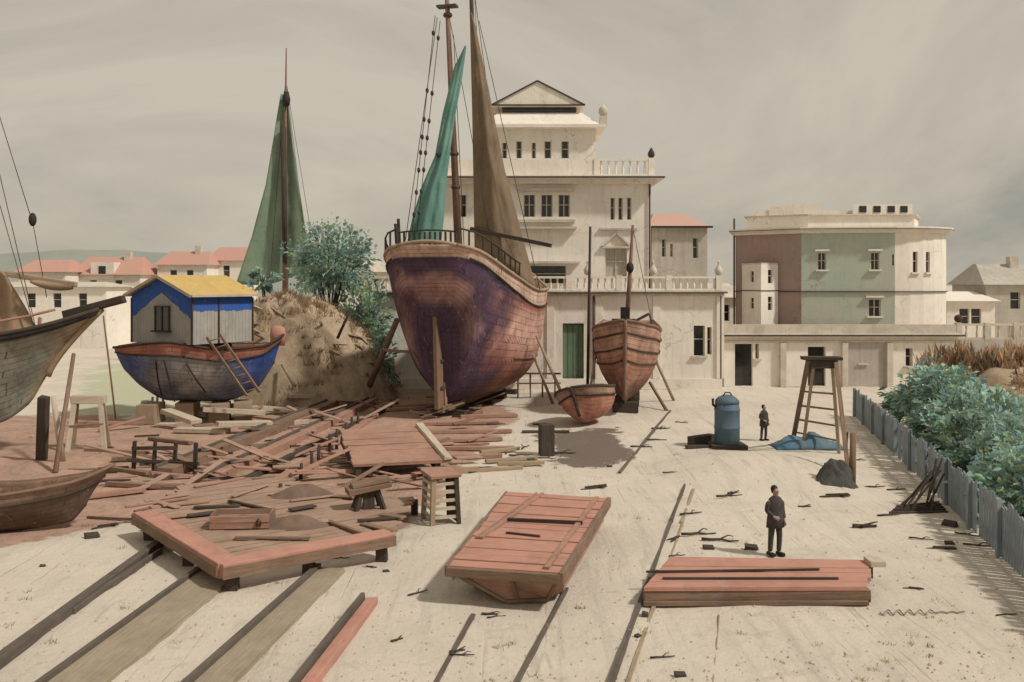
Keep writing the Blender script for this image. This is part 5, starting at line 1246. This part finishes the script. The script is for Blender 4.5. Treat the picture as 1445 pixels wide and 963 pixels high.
mb = MB(); mb.box((0, 0, .08), (1.5, 1.2, .17), jit=.02); mb.build('plinth', M['dark'], tk, .02)
railbeam('timber_baulk', 'thick dark baulk on the sand at the foot of the blue tank', G(968, 634), G(1040, 631), .20, .18, 'dark', cat='timber')
tag(place('log', 1.4, .4, .42, 'dark', G(990, 628), R(38), 'x', 'log', None), 'short dark log lying left of the blue tank', 'log')

# ---------------------------------------------------------------- tall stepladder trestle
tr = thing('trestle_ladder', 'tall tapering wooden trestle ladder standing on the sand', 'trestle', G(1155, 650))
tl = Vector(tr.location)
tops = [A(1144, 508, 39.5) - tl, A(1174, 508, 39.5) - tl]
feet = [G(1118, 625) - tl, G(1133, 632) - tl, G(1184, 640) - tl, G(1200, 690) - tl]
mb = MB(); mb.beam(feet[0], tops[0] + Vector((-.1, 0, 0)), .17, .14, .01); mb.build('leg', M['brown'], tr); mb = MB(); mb.beam(feet[1], tops[0] + Vector((.15, .0, 0)), .12, .12, .01); mb.build('leg', M['tan'], tr)
mb = MB(); mb.beam(feet[2], tops[1] + Vector((.0, 0, 0)), .12, .12, .01); mb.build('leg', M['tan'], tr); mb = MB(); mb.beam(feet[3], tops[1] + Vector((.15, 0, 0)), .14, .12, .01); mb.build('leg', M['brown'], tr)
mb = MB(); mb.beam(tops[0] + Vector((-.35, 0, .06)), tops[1] + Vector((.35, 0, .06)), .5, .12, .02); mb.box((tops[0] + tops[1]) / 2 + Vector((0, 0, -.2)), (.9, .3, .3), jit=.04); mb.build('top', M['dark'], tr)
mb = MB()
for f in (.14, .30, .47, .64): mb.beam(feet[0].lerp(tops[0], f), feet[2].lerp(tops[1], f), .06, .07, .01)
mb.build('rungs', M['brown'], tr)
# tarp, net heap, post by the trestle
mb = MB(); ct = G(1140, 632)
def tarp(u, v): 
    x = lerp(-1.5, 1.5, u); y = lerp(-.7, .7, v); e = math.sin(math.pi * u) * math.sin(math.pi * v); return (x + .1 * fbm((y, x, 1), 1), y, .03 + .5 * e ** .7 * (1 + .6 * fbm((x, y, 0), 1.6)))
mb.grid(tarp, 28, 16); o = mb.build('tarpaulin', M['tarp'], solid=.02); o.location = ct; tag(o, 'crumpled blue tarpaulin at the foot of the trestle ladder', 'tarpaulin')
mb = MB()
def heap(u, v):
    a = 2 * math.pi * u; r = v; x, y = math.cos(a) * r, math.sin(a) * r; n = fbm((x * 2, y * 2, 4), 1.2); return (x * (1 + .2 * n), y * .8 * (1 + .2 * n), .85 * (1 - r ** 2.2) + .25 * n * (1 - r * .7) - .03)
mb.grid(heap, 40, 16); o = mb.build('net_heap', M['net']); o.location = G(1178, 690); o.scale = (.85, .85, 1.1); tag(o, 'dark grey heap of nets beside the trestle ladder', 'heap')
prop('stout dark stake standing behind the net heap', G(1202, 690), G(1202, 690) + Vector((.05, 0, 1.9)), .13, M['brown'])
prop('thin dark stick upright beside the net heap', G(1193, 664), A(1196, 610, 36), .04, M['dark'])

# ---------------------------------------------------------------- fence and planting on the right
fn_ = thing('board_fence', 'blue-grey fence of upright boards running along the right side of the yard', 'fence', (0, 0, 0))
fa, fbp = G(1207, 588), G(1450, 822); d = (fbp - fa); fe = fa + d * 1.5; fn_.location = fa; L = (fe - fa).length; u_ = (fe - fa).normalized(); nn = Vector((-u_.y, u_.x, 0))
random.seed(11)
mb = MB(); s = 0
while s < L:
    w = random.uniform(.15, .24); h = 1.42 + random.uniform(-.12, .12); ln = random.uniform(-.04, .04)
    if random.random() > .05:
        p = u_ * s; t_ = u_ * (s + w); to = nn * .035; k = u_ * ln
        z = Vector((0, 0, h)); pk = Vector((0, 0, random.uniform(-.06, .06)))
        mb.hexa([p, t_, t_ + to, p + to, p + k + z, t_ + k + z + pk, t_ + k + to + z + pk, p + k + to + z])
    s += w + random.uniform(.025, .07)
mb.build('boards', M['fence'], fn_)
mb = MB()
for z in (.42, 1.15): 
    k = 0
    while k < L - .1: mb.beam(u_ * k + nn * .085 + Vector((0, 0, z)), u_ * min(L, k + 3) + nn * .085 + Vector((0, 0, z + random.uniform(-.03, .03))), .08, .09, .01); k += 3.0
mb.build('rail', M['fence'], fn_)
s = .1
while s < L:
    mb = MB(); p = u_ * s - nn * .07; mb.beam(p, p + Vector((0, 0, 1.5)), .11, .11, .015); mb.build('post', M['fence'], fn_); s += 3.0
BG = 'bushes growing behind the board fence'
random.seed(3)
bl = [(1282, 566, 49, .85, 'leaf'), (1322, 545, 46, 1.55, 'leafteal'), (1350, 560, 43, 1.5, 'leafteal'), (1372, 590, 40, 1.7, 'leafteal'), (1362, 620, 36.5, 1.1, 'leaf'), (1410, 620, 37, 1.7, 'leafteal'),
      (1400, 650, 33, 1.2, 'leaf'), (1440, 660, 32.5, 1.5, 'leafteal'), (1440, 700, 29, 1.15, 'leaf'), (1475, 690, 29.5, 1.5, 'leafteal'), (1312, 590, 42.5, .75, 'leaf')]
bw = ['small green bush, farthest back behind the fence', 'tall pale teal bush below the warehouse end', 'broad teal bush beside the brown hedge, behind the tall pale one', 'teal bush midway along the fence before the brown hedge', 'low dark green bush close to the fence, midway along',
      'large teal bush at the foot of the brown hedge', 'low green bush against the fence, right of the midway one', 'big teal bush at the right edge of the photo', 'low dark green bush in the right edge nearest us', 'nearest teal bush, cut by the right edge', 'little green bush hugging the far part of the fence']
for (px, py, Y, r, mt), lab in zip(bl, bw):
    p = A(px, 0, Y); ztop = A(px, py - (r * F / Y), Y).z
    bush('bush', lab, 'bush', (p.x, Y, 0), r, int(2300 * r), .23, mt, BG, sq=(1.15, 1, .9), h=max(.7 * r, A(px, py, Y).z - .25))
# tall grass and dry hedge
hd = thing('dry_hedge', 'brown dry reed hedge at the right edge above the teal bushes', 'hedge', (A(1412, 0, 53).x, 53, -.75))
mb = MB()
for (x, y, r, h) in [(-2.0, 2, 1.3, 2.9), (-.6, .8, 1.6, 2.9), (1.2, 0, 1.9, 2.8), (3.0, -.6, 2.0, 2.9), (4.8, -1.2, 2.0, 2.8), (0.6, -2.2, 1.5, 1.7), (2.6, -2.8, 1.6, 1.7), (4.6, -3.4, 1.6, 1.6)]:
    foliage(mb, (x, y, h), r, 3000, .42, (1.1, 1, .75), True, tone=(.45, 1.35))
mb.build('reeds', M['straw'], hd, paint=True)
mb = MB()
def core(u, v): a = math.pi * v; x = lerp(-3.4, 7, u); return (x, -1 - .25 * (x) + 2.2 * math.cos(a), 3.3 * math.sin(a) ** .6 * (.8 + .2 * math.sin(math.pi * min(1, u * 1.3))) * min(1, .3 + u * 3) + .2 * fbm((x, a * 2, 0), 1))
mb.grid(core, 30, 14); mb.build('core', M['earth'], hd)
# driftwood bundle leaning on the fence
dg_ = thing('stick_bundle', 'bundle of thin dark sticks leaning up against the board fence', 'sticks', G(1300, 722))
mb = MB()
for k in range(9): mb.beam((random.uniform(-.7, .5), random.uniform(-.3, .3), .03), (.55 + random.uniform(-.15, .35), .35 + random.uniform(-.1, .3), 1.35 + random.uniform(-.4, .2)), .045, .045, .01)
mb.build('sticks', M['dark'], dg_)
mb = MB()
for k in range(5): mb.beam((-1.1 + k * .1, -.35 + .12 * k, .04 + k * .02), (.7, -.25 + .15 * k, .05 + k * .04), .07, .06, .01)
mb.build('lying_sticks', M['dark'], dg_)

# ---------------------------------------------------------------- small scraps of timber about the yard
random.seed(17)
SCR = [(702, 650, 25), (716, 640, 60), (735, 645, 20), (740, 632, 80), (690, 662, 15), (725, 658, 18), (750, 652, 12), (672, 668, 20), (772, 648, 5), (795, 640, 4), (860, 658, 3), (905, 632, 10), (925, 622, 0), (936, 605, 70), (932, 606, 5), (962, 597, -25),
       (948, 672, 10), (1035, 700, 20), (1028, 703, 0), (1135, 715, 0), (1000, 775, 2), (985, 755, 4), (952, 762, 60), (955, 785, 4), (975, 728, 8), (1016, 764, 0), (645, 922, 15), (652, 928, 0), (700, 872, 10), (690, 868, 0), (1300, 762, -2), (1340, 768, 12), (1365, 755, -30), (1380, 770, 0),
       (1340, 742, -35), (1330, 775, 3), (1255, 728, 4), (1220, 745, 6), (1180, 705, 2), (1210, 650, 2), (1235, 690, 0), (1265, 692, 0), (1290, 832, -6), (1420, 868, 4), (935, 930, 6), (960, 955, 2), (910, 870, 70), (900, 900, 66), (700, 600, 5), (760, 600, 0), (1060, 775, 2), (590, 840, 40), (480, 790, 8), (520, 800, 4), (545, 806, 20), (1100, 850, 2), (150, 745, 30), (130, 760, 20), (60, 800, 25), (840, 690, 30), (560, 905, 45)]
tw_ = []
for k in range(6):
    mb = MB()
    if k % 2 == 0:
        pts = [Vector((lerp(-.4, .4, q / 4), random.uniform(-.05, .05), .03 + random.uniform(0, .04))) for q in range(5)]; mb.tube(pts, .035, 5, .018)
        if k: mb.tube([pts[2], pts[2] + Vector((.18, .16, .05)), pts[2] + Vector((.3, .2, .02))], .02, 5, .01)
    elif k == 1: mb.box((0, 0, .035), (.55, .11, .06), jit=.02); mb.beam((-.1, -.12, .08), (.35, .15, .09), .04, .03, .01)
    elif k == 3: mb.box((0, 0, .05), (.32, .16, .10), jit=.03)
    else: mb.beam((-.45, 0, .03), (.4, .05, .05), .06, .05, .015); mb.beam((-.2, .2, .03), (.3, -.1, .10), .05, .04, .015)
    tw_.append(mb)
prot = [None] * 6
for k, (px, py, rz) in enumerate(SCR):
    q = random.randrange(6); p = G(px, py)
    if prot[q] is None: o = prot[q] = tw_[q].build('timber_scrap', M['dark'])
    else: o = prot[q].copy(); COL.objects.link(o)
    o.location = p + Vector((0, 0, height(p.x, p.y) - .01)); o.rotation_euler.z = R(rz + random.uniform(-18, 18)); o.scale = (random.uniform(.7, 1.3) * (1 if py < 780 else .6),) * 3
    tag(o, 'short dark scrap of wood lying loose about the yard', 'scrap', 'scraps of dark wood lying about the yard')
place('dark_block', .55, .6, 1.25, 'dark', G(771, 642), R(10), 'upright dark block left of the little red dinghy', 'block', None)
place('flat_board', 2.2, .3, .1, 'dark', G(770, 611) , R(2), 'flat dark board on the sand just left of the dinghy', 'board', None)
for k, (px, py, rz, L) in enumerate([(690, 666, 18, 2.6), (722, 652, 22, 2.2), (705, 640, 30, 1.8), (735, 660, 12, 1.8)]):
    place('weathered_plank', L, .22, .14, 'tan', G(px, py) + Vector((0, 0, .03 * k)), R(rz), 'weathered plank in the small pile between stand and dinghy', 'plank', 'pile of weathered planks left of the dinghy')
# pebbles and dry weed
mb = MB(); random.seed(2)
for _ in range(1500):
    px, py = random.uniform(-60, 1500), 963 - (random.random() ** 1.6) * 370; p = G(px, py); r = random.uniform(.012, .045)
    p.z = height(p.x, p.y) + r * .2; n = 5; a0_ = random.random() * 6
    base = [mb.vert(p + Vector((math.cos(a0_ + 2 * math.pi * j / n) * r * random.uniform(.7, 1.3), math.sin(a0_ + 2 * math.pi * j / n) * r * random.uniform(.7, 1.3), -.01))) for j in range(n)]; tp = mb.vert(p + Vector((0, 0, r * .8)))
    for j in range(n): mb.face([base[j], base[(j + 1) % n], tp])
structure(mb.build('gravel', mottled('pebbles', (.50, .42, .33), (.36, .30, .24), 2.0)), 'stuff')

# ---------------------------------------------------------------- people
def person(label, loc, h, rz, bag=False):
    """one skinned body, with coat, trousers and hair as clothing over it"""
    t = thing('person', label, 'person', loc, rz); k = h / 1.75
    def sk(name, pts, edges, rad, mat, parent, sub=2):
        me = bpy.data.meshes.new(name); me.from_pydata([Vector(p) * k for p in pts], edges, []); me.materials.append(mat)
        o = bpy.data.objects.new(name, me); COL.objects.link(o); o.parent = parent
        m1 = o.modifiers.new('skin', 'SKIN'); m1.use_smooth_shade = True
        for i, r in enumerate(rad):
            r = r if hasattr(r, '__len__') else (r, r); me.skin_vertices[0].data[i].radius = (r[0] * k, r[1] * k)
        me.skin_vertices[0].data[0].use_root = True
        m2 = o.modifiers.new('sub', 'SUBSURF'); m2.levels = sub; m2.render_levels = sub
        return o
    P = [(0, 0, .93), (0, 0, 1.12), (0, .0, 1.36), (0, 0, 1.46), (0, -.01, 1.54), (0, -.015, 1.62), (0, -.01, 1.72),
         (.17, 0, 1.40), (.225, .03, 1.13), (.20, -.10, .92), (.195, -.13, .85), (-.17, 0, 1.40), (-.235, .04, 1.13), (-.16, -.17, 1.02), (-.11, -.20, 1.00),
         (.09, 0, .88), (.11, -.03, .48), (.12, .02, .09), (.14, -.13, .03), (-.09, 0, .88), (-.10, .04, .48), (-.10, .08, .09), (-.12, -.07, .03)]
    E = [(0, 1), (1, 2), (2, 3), (3, 4), (4, 5), (5, 6), (2, 7), (7, 8), (8, 9), (9, 10), (2, 11), (11, 12), (12, 13), (13, 14), (0, 15), (15, 16), (16, 17), (17, 18), (0, 19), (19, 20), (20, 21), (21, 22)]
    Rr = [(.15, .10), (.13, .08), (.13, .08), .05, (.065, .085), (.078, .10), (.055, .07), .04, .038, .030, .034, .04, .038, .030, .034, .08, .055, .040, .035, .08, .055, .040, .035]
    for w_, fw, sd_ in ((10, Vector((-.01, -.04, -.085)), Vector((0, .02, 0))), (14, Vector((.085, -.03, -.02)), Vector((0, 0, .02)))):
        for q in range(5):
            o_ = sd_ * (q - 1.8); ln = (.62, .95, 1.05, .98, .75)[q]
            if q == 0: f1 = fw * .35 + sd_ * -2.6
            else: f1 = fw * ln * .6 + o_
            P.append(tuple(Vector(P[w_]) + f1)); E.append((w_, len(P) - 1)); Rr.append(.009)
            P.append(tuple(Vector(P[w_]) + f1 + fw * ln * .45 + Vector((0, .012, -.004)))); E.append((len(P) - 2, len(P) - 1)); Rr.append(.008)
    body = sk('body', P, E, Rr, M['skin'], t)
    coat = MB(); coat.lathe((0, 0, 0), [(.235 * k, .72 * k), (.215 * k, .95 * k), (.185 * k, 1.12 * k), (.205 * k, 1.32 * k), (.16 * k, 1.44 * k), (.075 * k, 1.50 * k)], 18, sx=1.05, sy=.72, closed=False); coat.build('coat', M['coat'], t, solid=.012)
    for sg in (1, -1):
        sk('sleeve', [(sg * .145, 0, 1.395), P[8 if sg > 0 else 12], P[9 if sg > 0 else 13]], [(0, 1), (1, 2)], [.118, .078, .058], M['coat'], t, 1)
        sk('trouser_leg', [(sg * .085, 0, .90), P[16 if sg > 0 else 20], P[17 if sg > 0 else 21][:2] + (.06,)], [(0, 1), (1, 2)], [.105, .078, .065], M['coat'], t, 1)
        sh_ = MB(); sh_.box((sg * .12 * k, (-.05 if sg > 0 else .01) * k, .045 * k), (.11 * k, .28 * k, .09 * k), jit=.005); sh_.build('shoe', M['hair'], t, .02)
    hr = MB(); hr.lathe((0, .042 * k, 1.645 * k), [(.070 * k, -.07 * k), (.092 * k, .0), (.092 * k, .06 * k), (.06 * k, .11 * k), (.01 * k, .13 * k)], 14, sx=.9, sy=1.1); hr.build('hair', M['hair'], t)
    fc = MB(); fc.beam((0, -.105 * k, 1.64 * k), (0, -.128 * k, 1.595 * k), .02 * k, .02 * k); 
    for sg in (1, -1): fc.ball((sg * .033 * k, -.098 * k, 1.635 * k), .011 * k, 6)
    fc.build('face', M['skin'], t)
    return t
person('person in a long dark coat standing alone behind the red pontoon', G(1094, 784), 1.78, R(22))
person('small distant person in dark clothes between blue tank and trestle ladder', G(1078, 622), 1.58, R(30))
